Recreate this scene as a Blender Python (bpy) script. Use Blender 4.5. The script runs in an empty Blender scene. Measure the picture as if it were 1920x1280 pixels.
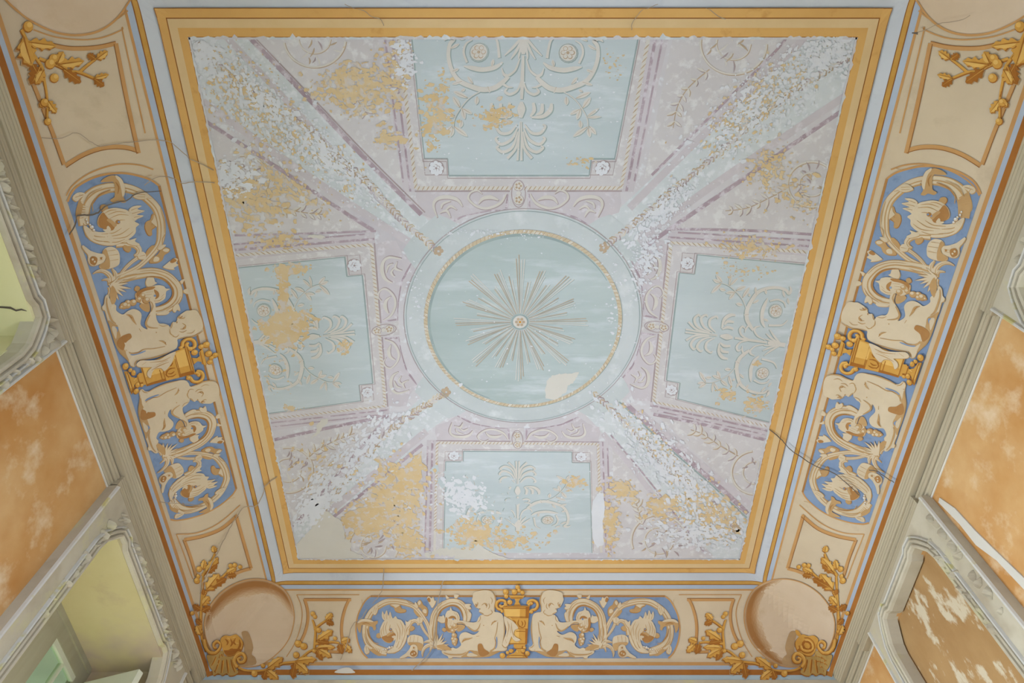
import bpy, math, random
from functools import lru_cache
from mathutils import Vector, Matrix
from mathutils.geometry import delaunay_2d_cdt
random.seed(7)
# ------------------------------------------------------------------ camera, world, light, exposure
SC = bpy.context.scene
COL = SC.collection
S = 3.0            # metres from the lens to the flat of the ceiling
CAMZ = 1.5
FPX = 1228.0       # focal length in pixels of a 1920 px wide frame
TH = math.radians(28.04)
sT, cT = math.sin(TH), math.cos(TH)
cam = bpy.data.cameras.new('camera'); cam.sensor_width = 36; cam.lens = FPX / 1920 * 36
cam.clip_start = 0.05
co = bpy.data.objects.new('camera', cam); COL.objects.link(co)
co.matrix_world = Matrix(((1, 0, 0, 0), (0, -cT, -sT, 0), (0, sT, -cT, CAMZ), (0, 0, 0, 1)))
SC.camera = co
w = bpy.data.worlds.new('world'); SC.world = w; w.use_nodes = True
w.node_tree.nodes['Background'].inputs[0].default_value = (.80, .82, .68, 1)
w.node_tree.nodes['Background'].inputs[1].default_value = .75
SC.view_settings.view_transform = 'Standard'; SC.view_settings.look = 'None'
SC.view_settings.exposure = -.45; SC.view_settings.gamma = 1.0
SC.view_settings.use_curve_mapping = False
def daylight(name, loc, rot, sx, sy, power, col=(.77, .92, 1.34)):
    l = bpy.data.lights.new(name, 'AREA'); l.shape = 'RECTANGLE'; l.size = sx; l.size_y = sy
    l.energy = power; l.color = col
    o = bpy.data.objects.new(name, l); COL.objects.link(o); o.location = loc; o.rotation_euler = rot
    return o
R = math.radians
DAY = 1.0
# daylight by the left windows; right and near ones are added for even light
daylight('daylight_and_fill_side', (-2.50, .75, 1.75), (0, R(-62), 0), 2.6, .85, 105 * DAY)
daylight('daylight_and_fill_side', (-2.50, 2.76, 1.75), (0, R(-62), 0), 2.6, 1.0, 480 * DAY, (.88, .94, 1.06))
daylight('daylight_and_fill_side', (2.58, .62, 1.75), (0, R(62), 0), 2.6, .85, 120 * DAY)  # fill lamp added at the right niche to even the light
daylight('added_fill_near', (-.9, -.72, 1.55), (R(62), 0, 0), 1.0, 2.3, 48 * DAY)  # lamps of unseen windows, added to brighten the room evenly
daylight('added_fill_near', (1.0, -.72, 1.55), (R(62), 0, 0), 1.0, 2.3, 48 * DAY)

# ------------------------------------------------------------------ materials
def lin(c):
    out = []
    for v in c[:3]:
        v /= 255.0
        out.append(v / 12.92 if v <= .04045 else ((v + .055) / 1.055) ** 2.4)
    return (*out, 1)
MATS = {}
def paint(name, c1, c2=None, scale=3.0, stretch=(1, 1, 1), lo=.35, hi=.65, c3=None, s3=20, lo3=.60, hi3=.66,
          rough=.9, detail=6, bump=0, spec=.1, c4=None, s4=1.2, lo4=.55, hi4=.7):
    """mottled paint or plaster; colours are sRGB 0-255, pattern follows the place itself"""
    m = bpy.data.materials.new(name); m.use_nodes = True
    nt = m.node_tree; b = nt.nodes['Principled BSDF']
    b.inputs['Roughness'].default_value = rough; b.inputs['Specular IOR Level'].default_value = spec
    geo = nt.nodes.new('ShaderNodeNewGeometry')
    if c2 is None: c2 = tuple(min(255, v * 1.05) for v in c1)
    def noise(sc, st, lo, hi, det):
        mp = nt.nodes.new('ShaderNodeMapping'); mp.inputs['Scale'].default_value = st
        nt.links.new(geo.outputs['Position'], mp.inputs['Vector'])
        n = nt.nodes.new('ShaderNodeTexNoise'); n.inputs['Scale'].default_value = sc
        n.inputs['Detail'].default_value = det; n.inputs['Roughness'].default_value = .62
        nt.links.new(mp.outputs[0], n.inputs['Vector'])
        r = nt.nodes.new('ShaderNodeMapRange'); r.inputs[1].default_value = lo; r.inputs[2].default_value = hi
        nt.links.new(n.outputs[0], r.inputs[0]); return r.outputs[0], n.outputs[0]
    def mix(f, a, bb):
        x = nt.nodes.new('ShaderNodeMix'); x.data_type = 'RGBA'
        nt.links.new(f, x.inputs[0])
        if isinstance(a, tuple): x.inputs[6].default_value = a
        else: nt.links.new(a, x.inputs[6])
        x.inputs[7].default_value = bb
        return x.outputs[2]
    f, raw = noise(scale, stretch, lo, hi, detail)
    c = mix(f, lin(c1), lin(c2))
    if c4:
        f4, _ = noise(s4, stretch, lo4, hi4, 4); c = mix(f4, c, lin(c4))
    if c3:
        f3, _ = noise(s3, stretch, lo3, hi3, 8); c = mix(f3, c, lin(c3))
    nt.links.new(c, b.inputs['Base Color'])
    if bump:
        bp = nt.nodes.new('ShaderNodeBump'); bp.inputs['Strength'].default_value = bump; bp.inputs['Distance'].default_value = .02
        nt.links.new(raw, bp.inputs['Height']); nt.links.new(bp.outputs[0], b.inputs['Normal'])
    MATS[name] = m
    return m
# border and bands
paint('border_cream', (190, 172, 144), (200, 182, 154), 1.6, c3=(180, 162, 134), s3=5, lo3=.58, hi3=.75)
paint('band_orange', (202, 158, 94), (210, 167, 102), 2.5, c3=(194, 149, 86), s3=9, lo3=.6, hi3=.7)
paint('band_light', (204, 176, 130), (211, 184, 140), 3)
paint('band_dark', (140, 92, 48))
paint('band_blue', (185, 189, 194), (193, 197, 201), 2, c3=(176, 180, 188), s3=6, lo3=.6, hi3=.75)
paint('line_blue', (160, 171, 185), (171, 181, 192), 4)
paint('strip_blue', (164, 182, 188), (174, 190, 194), 3)
paint('line_ochre', (182, 138, 66), (192, 149, 80), 12)
paint('line_brown', (152, 96, 44), (164, 108, 52), 6)
paint('line_tan', (182, 136, 84), (190, 146, 94), 6)
# grisaille
paint('fr_blue', (116, 135, 162), (130, 148, 172), 5, c3=(108, 126, 152), s3=14, lo3=.58, hi3=.7)
paint('fr_light', (196, 178, 148), (203, 186, 157), 6)
paint('fr_mid', (174, 138, 92), (182, 148, 102), 8)
paint('fr_dark', (156, 111, 64), (166, 122, 74), 8)
paint('gold_light', (210, 166, 90), (215, 173, 98), 8)
paint('gold', (192, 142, 66), (200, 151, 74), 8)
paint('gold_dark', (150, 94, 40), (160, 104, 46), 8)
paint('olive', (164, 134, 78), (178, 146, 86), 10)
paint('shade', (166, 134, 94), (174, 144, 104), 6)
paint('disc', (194, 172, 144), (204, 184, 158), 2.2, c3=(184, 160, 128), s3=4, lo3=.56, hi3=.75)
paint('disc_shade', (190, 144, 96), (204, 166, 120), 5)
paint('disc_dark', (160, 112, 66), (182, 136, 86), 6)
# the faded canvas
paint('cv_ground', (190, 186, 189), (200, 198, 202), 2.2, c3=(206, 208, 212), s3=16, lo3=.56, hi3=.64, c4=(184, 178, 186))
paint('cv_cream', (191, 187, 188), (199, 196, 198), 2.0, c3=(206, 205, 205), s3=20, lo3=.52, hi3=.62)
paint('cv_blue', (178, 189, 192), (189, 198, 201), 1.6, stretch=(.5, 2.2, 1), c3=(199, 206, 211), s3=7, lo3=.55, hi3=.72)
paint('cv_medal', (164, 177, 176), (177, 188, 188), 1.5, stretch=(.5, 2.5, 1), c3=(194, 202, 206), s3=5, lo3=.52, hi3=.72)
paint('cv_ring', (182, 189, 190), (192, 198, 200), 2.2, c3=(203, 207, 209), s3=8, lo3=.55, hi3=.7)
paint('cv_mauve', (187, 181, 185), (196, 190, 195), 3, c3=(203, 199, 204), s3=14, lo3=.55, hi3=.64)
paint('cv_plum', (158, 141, 149), (176, 162, 170), 6, c3=(199, 192, 199), s3=24, lo3=.50, hi3=.60)
paint('cv_mint', (190, 196, 198), (201, 205, 208), 3, c3=(209, 212, 216), s3=24, lo3=.52, hi3=.62)
paint('cv_light', (198, 194, 186), (205, 201, 195), 8)
paint('cv_shadow', (142, 157, 157), (157, 170, 168), 8)
paint('cv_shadow_plum', (158, 144, 144), (172, 159, 161), 8)
paint('cv_tan', (174, 154, 130), (186, 168, 146), 10)
paint('cv_gold', (188, 172, 144), (198, 185, 160), 16, c3=(206, 200, 188), s3=30, lo3=.5, hi3=.6)
paint('cv_ochre', (202, 177, 134), (205, 185, 150), 8, c3=(198, 190, 182), s3=22, lo3=.52, hi3=.60)
paint('cv_white', (203, 206, 211), (211, 213, 218), 5)
paint('cv_bare', (199, 196, 187), (203, 200, 192), 3)
# walls
paint('wall_orange', (192, 144, 86), (207, 168, 116), 3.4, lo=.3, hi=.7, c4=(180, 124, 64), s4=1.6, lo4=.45, hi4=.68, c3=(216, 192, 156), s3=6, lo3=.53, hi3=.72, bump=.12)
paint('wall_brown', (160, 124, 80), (178, 144, 98), 2.6, lo=.3, hi=.7, c4=(146, 108, 66), s4=1.2, lo4=.5, hi4=.7, c3=(200, 186, 158), s3=6.5, lo3=.535, hi3=.60, bump=.12, stretch=(1, 1.6, .8))
paint('cornice_paint', (164, 152, 126), (181, 169, 143), 3.0, stretch=(5, .25, 9), lo=.3, hi=.7, c3=(138, 124, 98), s3=7, lo3=.60, hi3=.74, bump=.15)
paint('frame_paint', (178, 168, 145), (191, 182, 160), 3.5, c3=(193, 186, 142), s3=4, lo3=.56, hi3=.68, c4=(166, 153, 130), s4=2.5, bump=.15)
paint('frame_pale', (194, 190, 178), (203, 199, 188), 5, c3=(193, 183, 126), s3=9, lo3=.56, hi3=.66, bump=.1)
paint('soffit_yellow', (190, 176, 130), (198, 186, 142), 1.6, c4=(178, 160, 142), s4=1.4, lo4=.5, hi4=.66, c3=(172, 152, 126), s3=3, lo3=.6, hi3=.8, bump=.08)
paint('soffit_bright', (214, 206, 156), (219, 212, 168), 2, c3=(206, 194, 148), s3=4, lo3=.6, hi3=.8)
paint('soffit_patchy', (192, 184, 144), (202, 194, 156), 2, c3=(222, 220, 208), s3=8, lo3=.58, hi3=.64)
paint('wood_grey', (158, 152, 128), (170, 164, 140), 3, stretch=(3, 3, .4), bump=.1)
paint('wood_pale', (204, 206, 184), (212, 213, 192), 3)
paint('crack', (92, 82, 72), (116, 104, 90), 8)
paint('crack_soft', (150, 134, 114), (166, 150, 128), 8)
paint('floor_stone', (224, 216, 202), (232, 226, 214), 2)
paint('plaster_white', (198, 192, 178), (206, 200, 186), 3, bump=.1)
g = bpy.data.materials.new('pane_glass'); g.use_nodes = True
nt = g.node_tree; nt.nodes.remove(nt.nodes['Principled BSDF'])
tr = nt.nodes.new('ShaderNodeBsdfTransparent'); tr.inputs[0].default_value = (.80, .92, .80, 1)
gl = nt.nodes.new('ShaderNodeBsdfGlossy'); gl.inputs['Roughness'].default_value = .25; gl.inputs[0].default_value = (.8, .9, .8, 1)
mx = nt.nodes.new('ShaderNodeMixShader'); mx.inputs[0].default_value = .22
nt.links.new(tr.outputs[0], mx.inputs[1]); nt.links.new(gl.outputs[0], mx.inputs[2])
nt.links.new(mx.outputs[0], nt.nodes['Material Output'].inputs[0]); MATS['pane_glass'] = g

# ------------------------------------------------------------------ objects
def W(p):  # unit space (lens at the origin, ceiling at height 1) -> metres
    return (p[0] * S, p[1] * S, CAMZ + p[2] * S)
def tag(o, label=None, cat=None, group=None, kind=None):
    for k, v in (('label', label), ('category', cat), ('group', group), ('kind', kind)):
        if v: o[k] = v
    return o
def thing(name, base, label, cat, group=None, kind=None):
    o = bpy.data.objects.new(name, None); COL.objects.link(o); o.location = W(base); o.empty_display_size = .1
    return tag(o, label, cat, group, kind)
def wloc(o):
    v = Vector((0, 0, 0))
    while o: v += Vector(o.location); o = o.parent
    return v
def mesh_obj(name, verts, faces, mats, midx=None, parent=None, smooth=False, base=None):
    """verts in metres, world; the object's origin sits at its parent's base, or at 'base'"""
    off = wloc(parent) if parent else Vector(base or (0, 0, 0))
    me = bpy.data.meshes.new(name)
    me.from_pydata([(v[0] - off.x, v[1] - off.y, v[2] - off.z) for v in verts], [], faces)
    for m in (mats if isinstance(mats, list) else [mats]): me.materials.append(MATS[m])
    if midx: me.polygons.foreach_set('material_index', midx)
    if smooth: me.polygons.foreach_set('use_smooth', [True] * len(me.polygons))
    me.update()
    o = bpy.data.objects.new(name, me); COL.objects.link(o)
    if parent: o.parent = parent
    elif base: o.location = base
    return o

# ------------------------------------------------------------------ the ceiling surface, unrolled
XC, YC, HW, HH = .015, .553, .5005, .5350      # flat of the ceiling: centre and half sides, edge of the orange band
PROF = [(0, 0), (.0171, .0085), (.04, .0265), (.075, .053), (.105, .0785), (.122, .096), (.1295, .112), (.132, .125), (.1335, .1455)]
TT = [0]
for a_, b_ in zip(PROF, PROF[1:]): TT.append(TT[-1] + math.dist(a_, b_))
TMAX = TT[-1]
def prof(t):
    if t <= 0: return 0., 0.
    for i in range(len(TT) - 1):
        if t <= TT[i + 1] or i == len(TT) - 2:
            f = (t - TT[i]) / (TT[i + 1] - TT[i])
            a, b = PROF[i], PROF[i + 1]
            return a[0] + f * (b[0] - a[0]), a[1] + f * (b[1] - a[1])
def t_of(dl):
    for i in range(len(TT) - 1):
        if dl <= PROF[i + 1][1]:
            f = (dl - PROF[i][1]) / (PROF[i + 1][1] - PROF[i][1]); return TT[i] + f * (TT[i + 1] - TT[i])
    return TMAX
KS = .03
def smax(a, b):
    h = max(KS - abs(a - b), 0) / KS
    return max(a, b) + h * h * KS * .25
def M(x, y):
    dx = abs(x - XC) - HW; dy = abs(y - YC) - HH
    if max(dx, dy) < -KS: return (x, y, 1.)
    D = smax(dx, dy)
    if D <= 0: return (x, y, 1.)
    wv, dl = prof(D); k = wv / D
    if dx > 0: x = XC + math.copysign(HW + dx * k, x - XC)
    if dy > 0: y = YC + math.copysign(HH + dy * k, y - YC)
    return (x, y, 1 - dl)
def M3(x, y, off):
    p = M(x, y)
    dx = abs(x - XC) - HW; dy = abs(y - YC) - HH
    off *= .28 + .72 * min(max((max(dx, dy) + KS) / .04, 0), 1)   # thinner coats on the flat canvas
    if max(dx, dy) < -KS: return W((p[0], p[1], p[2] - off))
    e = .002
    a = M(x + e, y); b = M(x - e, y); c = M(x, y + e); d = M(x, y - e)
    u = Vector(a) - Vector(b); v = Vector(c) - Vector(d)
    n = v.cross(u)
    n = n.normalized() if n.length > 1e-12 else Vector((0, 0, -1))
    if n.z > 0: n = -n
    return W((p[0] + n.x * off, p[1] + n.y * off, p[2] + n.z * off))
def proj(p):
    x, y, z = p
    d = y * sT + z * cT
    return 960 + FPX * x / d, 640 + FPX * (y * cT - z * sT) / d
@lru_cache(maxsize=None)
def P(px, py):
    """point of the photograph -> place on the unrolled ceiling"""
    u, v = px - 960, py - 640
    rz = FPX * cT - v * sT
    x, y = u / rz, (v * cT + FPX * sT) / rz
    # start inside the cove
    dx = abs(x - XC) - HW; dy = abs(y - YC) - HH
    if dx > 0: x = XC + math.copysign(HW + min(dx * .8, .18), x - XC)
    if dy > 0: y = YC + math.copysign(HH + min(dy * .62, .18), y - YC)
    for it in range(14):
        qx, qy = proj(M(x, y)); ex, ey = px - qx, py - qy
        if abs(ex) + abs(ey) < .02: break
        e = 5e-4
        ax, ay = proj(M(x + e, y)); bx, by = proj(M(x, y + e))
        a, b, c, d = (ax - qx) / e, (bx - qx) / e, (ay - qy) / e, (by - qy) / e
        det = a * d - b * c
        if abs(det) < 1e-6: break
        sx, sy = (d * ex - b * ey) / det, (a * ey - c * ex) / det
        l = math.hypot(sx, sy)
        if l > .05: sx *= .05 / l; sy *= .05 / l
        x += sx; y += sy
    return x, y
LAY = .00034   # one coat of paint, in unit space
def cr(pts, n=4, closed=False):
    """Catmull-Rom through the points"""
    out = []; L = len(pts)
    if L < 3: return list(pts)
    for i in range(L if closed else L - 1):
        if closed: p0, p1, p2, p3 = (pts[(i + k - 1) % L] for k in range(4))
        else: p0, p1, p2, p3 = pts[max(i - 1, 0)], pts[i], pts[i + 1], pts[min(i + 2, L - 1)]
        for k in range(n):
            t = k / n; t2, t3 = t * t, t * t * t
            out.append(tuple(.5 * (2 * b + (c - a) * t + (2 * a - 5 * b + 4 * c - d) * t2 + (3 * b - a - 3 * c + d) * t3)
                             for a, b, c, d in zip(p0, p1, p2, p3)))
    if not closed: out.append(tuple(pts[-1]))
    return out
COAT = [0]
def coat():
    COAT[0] = (COAT[0] + 1) % 41      # no two strokes lie in exactly one plane
    return COAT[0] * .018
class Part:
    """painted shapes on the ceiling, gathered into one mesh object"""
    def __init__(s, name, parent, tf=lambda q: q, lay=0):
        s.name, s.parent, s.tf, s.lay = name, parent, tf, lay
        s.v, s.f, s.mi, s.m = [], [], [], []
    def mid(s, m):
        if m not in s.m: s.m.append(m)
        return s.m.index(m)
    def fill(s, pts, mat, layer=0, n=3, smooth=True):
        q = cr(pts, n, True) if smooth and len(pts) > 3 else list(pts)
        q = [s.tf(p) for p in q]
        big = max(max(p[i] for p in q) - min(p[i] for p in q) for i in (0, 1))
        curved = any(abs(p[0] - XC) > HW - KS or abs(p[1] - YC) > HH - KS for p in q)
        if curved and big > .02:
            r = []
            for i, p in enumerate(q):
                nx = q[(i + 1) % len(q)]; k = max(1, int(math.dist(p, nx) / .012 + .5))
                r += [(p[0] + (nx[0] - p[0]) * j / k, p[1] + (nx[1] - p[1]) * j / k) for j in range(k)]
            q = r
        vs = [Vector(p) for p in q]; ne = len(vs)
        if curved and big > .02:
            st = .012
            x0, x1 = min(p[0] for p in q), max(p[0] for p in q); y0, y1 = min(p[1] for p in q), max(p[1] for p in q)
            for i in range(1, int((x1 - x0) / st) + 1):
                for j in range(1, int((y1 - y0) / st) + 1):
                    vs.append(Vector((x0 + i * st, y0 + j * st)))
        ov, oe, of, *_ = delaunay_2d_cdt(vs, [], [list(range(ne))], 1, 1e-7)
        b = len(s.v); off = (layer + s.lay + 1 + coat()) * LAY; mi = s.mid(mat)
        used = {}
        for f in of:
            t = []
            for k in f:
                if k not in used:
                    used[k] = len(s.v); s.v.append(M3(ov[k][0], ov[k][1], off))
                t.append(used[k])
            # face the room
            a, bb, c = (Vector(s.v[i]) for i in t[:3])
            if (bb - a).cross(c - a).z > 0: t.reverse()
            s.f.append(t); s.mi.append(mi)
        return s
    def stroke(s, pts, wd, mat, layer=0, n=5, closed=False):
        if not isinstance(wd, (list, tuple)): wd = [wd] * len(pts)
        if len(wd) != len(pts):   # spread a short width list along the path
            L = len(pts); K = len(wd)
            wd = [wd[min(int(i * (K - 1) / (L - 1)), K - 2)] * (1 - (i * (K - 1) / (L - 1) - min(int(i * (K - 1) / (L - 1)), K - 2)))
                  + wd[min(int(i * (K - 1) / (L - 1)), K - 2) + 1] * (i * (K - 1) / (L - 1) - min(int(i * (K - 1) / (L - 1)), K - 2)) for i in range(L)]
        q = cr([(*p, ww) for p, ww in zip(pts, wd)], n, closed)
        L = len(q); off = (layer + s.lay + 1 + coat()) * LAY; mi = s.mid(mat); b = len(s.v)
        for i, (x, y, ww) in enumerate(q):
            a = q[(i - 1) % L] if closed else q[max(i - 1, 0)]; c = q[(i + 1) % L] if closed else q[min(i + 1, L - 1)]
            dx, dy = c[0] - a[0], c[1] - a[1]; l = math.hypot(dx, dy) or 1
            nx, ny = -dy / l * max(ww, 1e-5) / 2, dx / l * max(ww, 1e-5) / 2
            s.v.append(M3(*s.tf((x + nx, y + ny)), off)); s.v.append(M3(*s.tf((x - nx, y - ny)), off))
        for i in range(L if closed else L - 1):
            j = (i + 1) % L
            f = [b + 2 * i, b + 2 * i + 1, b + 2 * j + 1, b + 2 * j]
            a_, b_, c_ = (Vector(s.v[k]) for k in f[:3])
            if (b_ - a_).cross(c_ - a_).z > 0: f.reverse()
            s.f.append(f); s.mi.append(mi)
        return s
    def disc(s, c, r, mat, layer=0, n=12, ry=None):
        ry = ry or r
        return s.fill([(c[0] + r * math.cos(2 * math.pi * i / n), c[1] + ry * math.sin(2 * math.pi * i / n)) for i in range(n)], mat, layer, smooth=False)
    def ball(s, c, r, mats, layer=0):
        lt, md, dk = mats
        s.disc((c[0] + r * .10, c[1] + r * .14), r * 1.02, dk, layer); s.disc(c, r * .92, md, layer + 1)
        s.disc((c[0] - r * .25, c[1] - r * .28), r * .48, lt, layer + 2, 8)
        return s
    def build(s, label=None, kind=None):
        if not s.f: return None
        return tag(mesh_obj(s.name, s.v, s.f, s.m, s.mi, s.parent), label, kind=kind)
def frame(part, t0, t1, mat, layer=0, hw=HW, hh=HH):
    """rectangular painted band between offsets t0 < t1 from the flat's edge"""
    for i in range(4):
        def side(t):
            x, y = hw + t, hh + t
            c = [(-x, -y), (x, -y), (x, y), (-x, y)]
            return c[i], c[(i + 1) % 4]
        a0, a1 = side(t0); b0, b1 = side(t1)
        N = 90; b = len(part.v); off = (layer + part.lay + 1 + coat()) * LAY; mi = part.mid(mat)
        for k in range(N + 1):
            f = k / N
            for p, q in ((a0, a1), (b0, b1)):
                part.v.append(M3(XC + p[0] + (q[0] - p[0]) * f, YC + p[1] + (q[1] - p[1]) * f, off))
        for k in range(N):
            f = [b + 2 * k, b + 2 * k + 1, b + 2 * k + 3, b + 2 * k + 2]
            u, v, ww = (Vector(part.v[j]) for j in f[:3])
            if (v - u).cross(ww - u).z > 0: f.reverse()
            part.f.append(f); part.mi.append(mi)
# ------------------------------------------------------------------ structure
def axis(c, h):
    st = .004; n = int(TMAX / st)
    cove = [h + TMAX * i / n for i in range(n, 0, -1)]
    inner = [h, h - .01, h - .02, h - .03]
    mid = [h * f for f in (.8, .55, .3, .1)]
    pos = cove + inner + mid
    return [c - v for v in pos] + [c + v for v in reversed(pos)]
gx, gy = axis(XC, HW), axis(YC, HH)
v = [M3(x, y, 0) for y in gy for x in gx]; nx = len(gx)
f = [(j * nx + i, (j + 1) * nx + i, (j + 1) * nx + i + 1, j * nx + i + 1) for j in range(len(gy) - 1) for i in range(nx - 1)]
ceiling = mesh_obj('ceiling', v, f, 'border_cream', base=W((XC, YC, 1)), smooth=True)
tag(ceiling, 'coved plaster ceiling with painted cream border around the central canvas', kind='structure')

def boxes(bx):
    vs, fs = [], []
    for (x0, x1, y0, y1, z0, z1) in bx:
        b = len(vs)
        vs += [W((x, y, z)) for z in (z0, z1) for y in (y0, y1) for x in (x0, x1)]
        fs += [tuple(b + k for k in q) for q in ((0, 2, 3, 1), (4, 5, 7, 6), (0, 1, 5, 4), (2, 6, 7, 3), (0, 4, 6, 2), (1, 3, 7, 5))]
    return vs, fs
def box_obj(name, bx, mat, parent=None, base=None):
    vs, fs = boxes(bx)
    if not parent and base is None: base = W((bx[0][0], bx[0][2], bx[0][4]))
    return mesh_obj(name, vs, fs, mat, parent=parent, base=base)
ZF = -.5                       # floor
QW, QA = .66, .645             # wall face and face of the window surrounds, from the centre line
Y0, Y1 = YC - HH - .1595, YC + HH + .1595
ZT = .86
def lx(q): return XC - q
def rx(q): return XC + q
tag(box_obj('floor', [(-1.0, 1.05, Y0 - .2, Y1 + .2, ZF - .03, ZF)], 'floor_stone'), 'pale stone floor of the room', kind='structure')
def wall_boxes(x0, x1, openings):
    """piers, lintels and sills of a side wall; openings are (y0, y1, head)"""
    out = []; y = Y0
    for a, b, hd in openings:
        out.append((x0, x1, y, a, ZF, ZT)); out.append((x0, x1, a, b, hd, ZT)); out.append((x0, x1, a, b, ZF, -.42)); y = b
    out.append((x0, x1, y, Y1, ZF, ZT))
    return out
wl = box_obj('wall_left', wall_boxes(lx(.80), lx(QW), [(.09, .405, .778), (.735, 1.10, .778)]), 'wall_orange')
tag(wl, 'left wall of mottled orange plaster between two window recesses', kind='structure')
wr = box_obj('wall_right', wall_boxes(rx(QW), rx(.80), [(.05, .362, .778)])[:3] +
             [(rx(QW), rx(.80), .362, .7745, ZF, ZT), (rx(QW), rx(.80), .7745, 1.0035, .7885, ZT), (rx(.69), rx(.80), .7745, 1.0035, ZF, .7885), (rx(QW), rx(.80), 1.0035, Y1, ZF, ZT)], 'wall_orange')
tag(wr, 'right wall of stained orange plaster with a pale filled crack', kind='structure')
tag(box_obj('wall_far', [(lx(.80), rx(.80), Y1, Y1 + .1, ZF, ZT)], 'plaster_white'), 'far end wall below the frieze', kind='structure')
tag(box_obj('wall_near', [(lx(.80), rx(.80), Y0 - .08, Y0, ZF, -.42), (lx(.80), rx(.80), Y0 - .08, Y0, .45, ZT), (lx(.80), -.48, Y0 - .08, Y0, -.42, .45),
             (-.12, .16, Y0 - .08, Y0, -.42, .45), (.52, rx(.80), Y0 - .08, Y0, -.42, .45)], 'plaster_white'), 'near end wall with two unseen windows added for light', kind='structure')

# cornices: each lath of the moulding is a part
def sweep_y(prof_qz, side, ya, yb, n=1):
    sx = -1 if side == 'l' else 1
    vs = []; m = len(prof_qz)
    for k in range(n + 1):
        y = ya + (yb - ya) * k / n
        vs += [W((XC + sx * q, y, z)) for q, z in prof_qz]
    fs = [(k * m + i, k * m + (i + 1) % m, (k + 1) * m + (i + 1) % m, (k + 1) * m + i) for k in range(n) for i in range(m)]
    fs += [tuple(range(m)), tuple(range(n * m, n * m + m))]
    return vs, fs
def ridged(p0, p1, k, depth, back):
    """profile from p0 to p1 with k small rolls, closed at the back"""
    pts = []
    dx, dz = p1[0] - p0[0], p1[1] - p0[1]; l = math.hypot(dx, dz); nx_, nz_ = dz / l, -dx / l
    if nx_ > 0: nx_, nz_ = -nx_, -nz_
    for i in range(k):
        for fr, hgt in ((.06, 0), (.18, .8), (.5, 1), (.82, .8), (.94, 0)):
            t = (i + fr) / k; pts.append((p0[0] + dx * t + nx_ * depth * hgt, p0[1] + dz * t + nz_ * depth * hgt))
    return pts + [(back, p1[1]), (back, p0[1])]
LATHS = [('fascia', ridged((.6335, .8552), (.6425, .8365), 5, .0010, .662)),
         ('roll_lath', ridged((.6505, .8345), (.6545, .8245), 2, .0012, .662)),
         ('bed_lath', ridged((.6555, .8240), (.6592, .8135), 2, .0010, .664)),
         ('white_edge', [(.6588, .8135), (.6578, .8118), (.6588, .8102), (.665, .8102), (.665, .8135)])]
def cornice(name, side, label, breaks):
    base = (XC + (-.65 if side == 'l' else .65), YC, .81)
    t = thing(name, base, label, None, kind='structure')
    for n_, pr in LATHS:
        vs, fs = sweep_y(pr, side, Y0, Y1, 1)
        mesh_obj(n_, vs, fs, 'plaster_white' if n_ == 'white_edge' else 'cornice_paint', parent=t)
    for a, b in breaks:       # the moulding steps forward over the window surrounds
        for n_, pr in (('break_lath', ridged((.6455, .8375), (.6458, .8285), 2, .0010, .662)),
                       ('break_bed', ridged((.6462, .8285), (.6462, .8150), 3, .0008, .662))):
            vs, fs = sweep_y(pr, side, a, b, 1)
            mesh_obj(n_, vs, fs, 'cornice_paint', parent=t)
    return t
cornice('trim_1', 'l', 'streaked wooden cornice running along the top of the left wall', [(Y0, .443), (.694, 1.172)])
cornice('trim_2', 'r', 'streaked wooden cornice running along the top of the right wall', [(Y0, .394), (.735, 1.095)])
tag(box_obj('blue_strip', [(lx(.640), rx(.640), Y1 - .0263, Y1 + .002, .8345, .8560)], 'strip_blue', parent=ceiling))
t = thing('trim_3', (XC, Y1, .82), 'cream cornice edge at the foot of the frieze on the far wall', None, kind='structure')
for n_, z0, z1, y0 in (('fascia', .826, .8432, Y1 - .0275), ('roll_lath', .814, .826, Y1 - .018), ('bed_lath', .80, .814, Y1 - .008)):
    box_obj(n_, [(lx(.655), rx(.655), y0, Y1 + .004, z0, z1)], 'frame_paint' if n_ == 'fascia' else 'cornice_paint', parent=t)
tn = thing('trim_4', (XC, Y0, .82), 'cornice over the near wall', None, kind='structure')
box_obj('fascia', [(lx(.655), rx(.655), Y0 - .004, Y0 + .0262, .80, .84)], 'cornice_paint', parent=tn)

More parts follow.
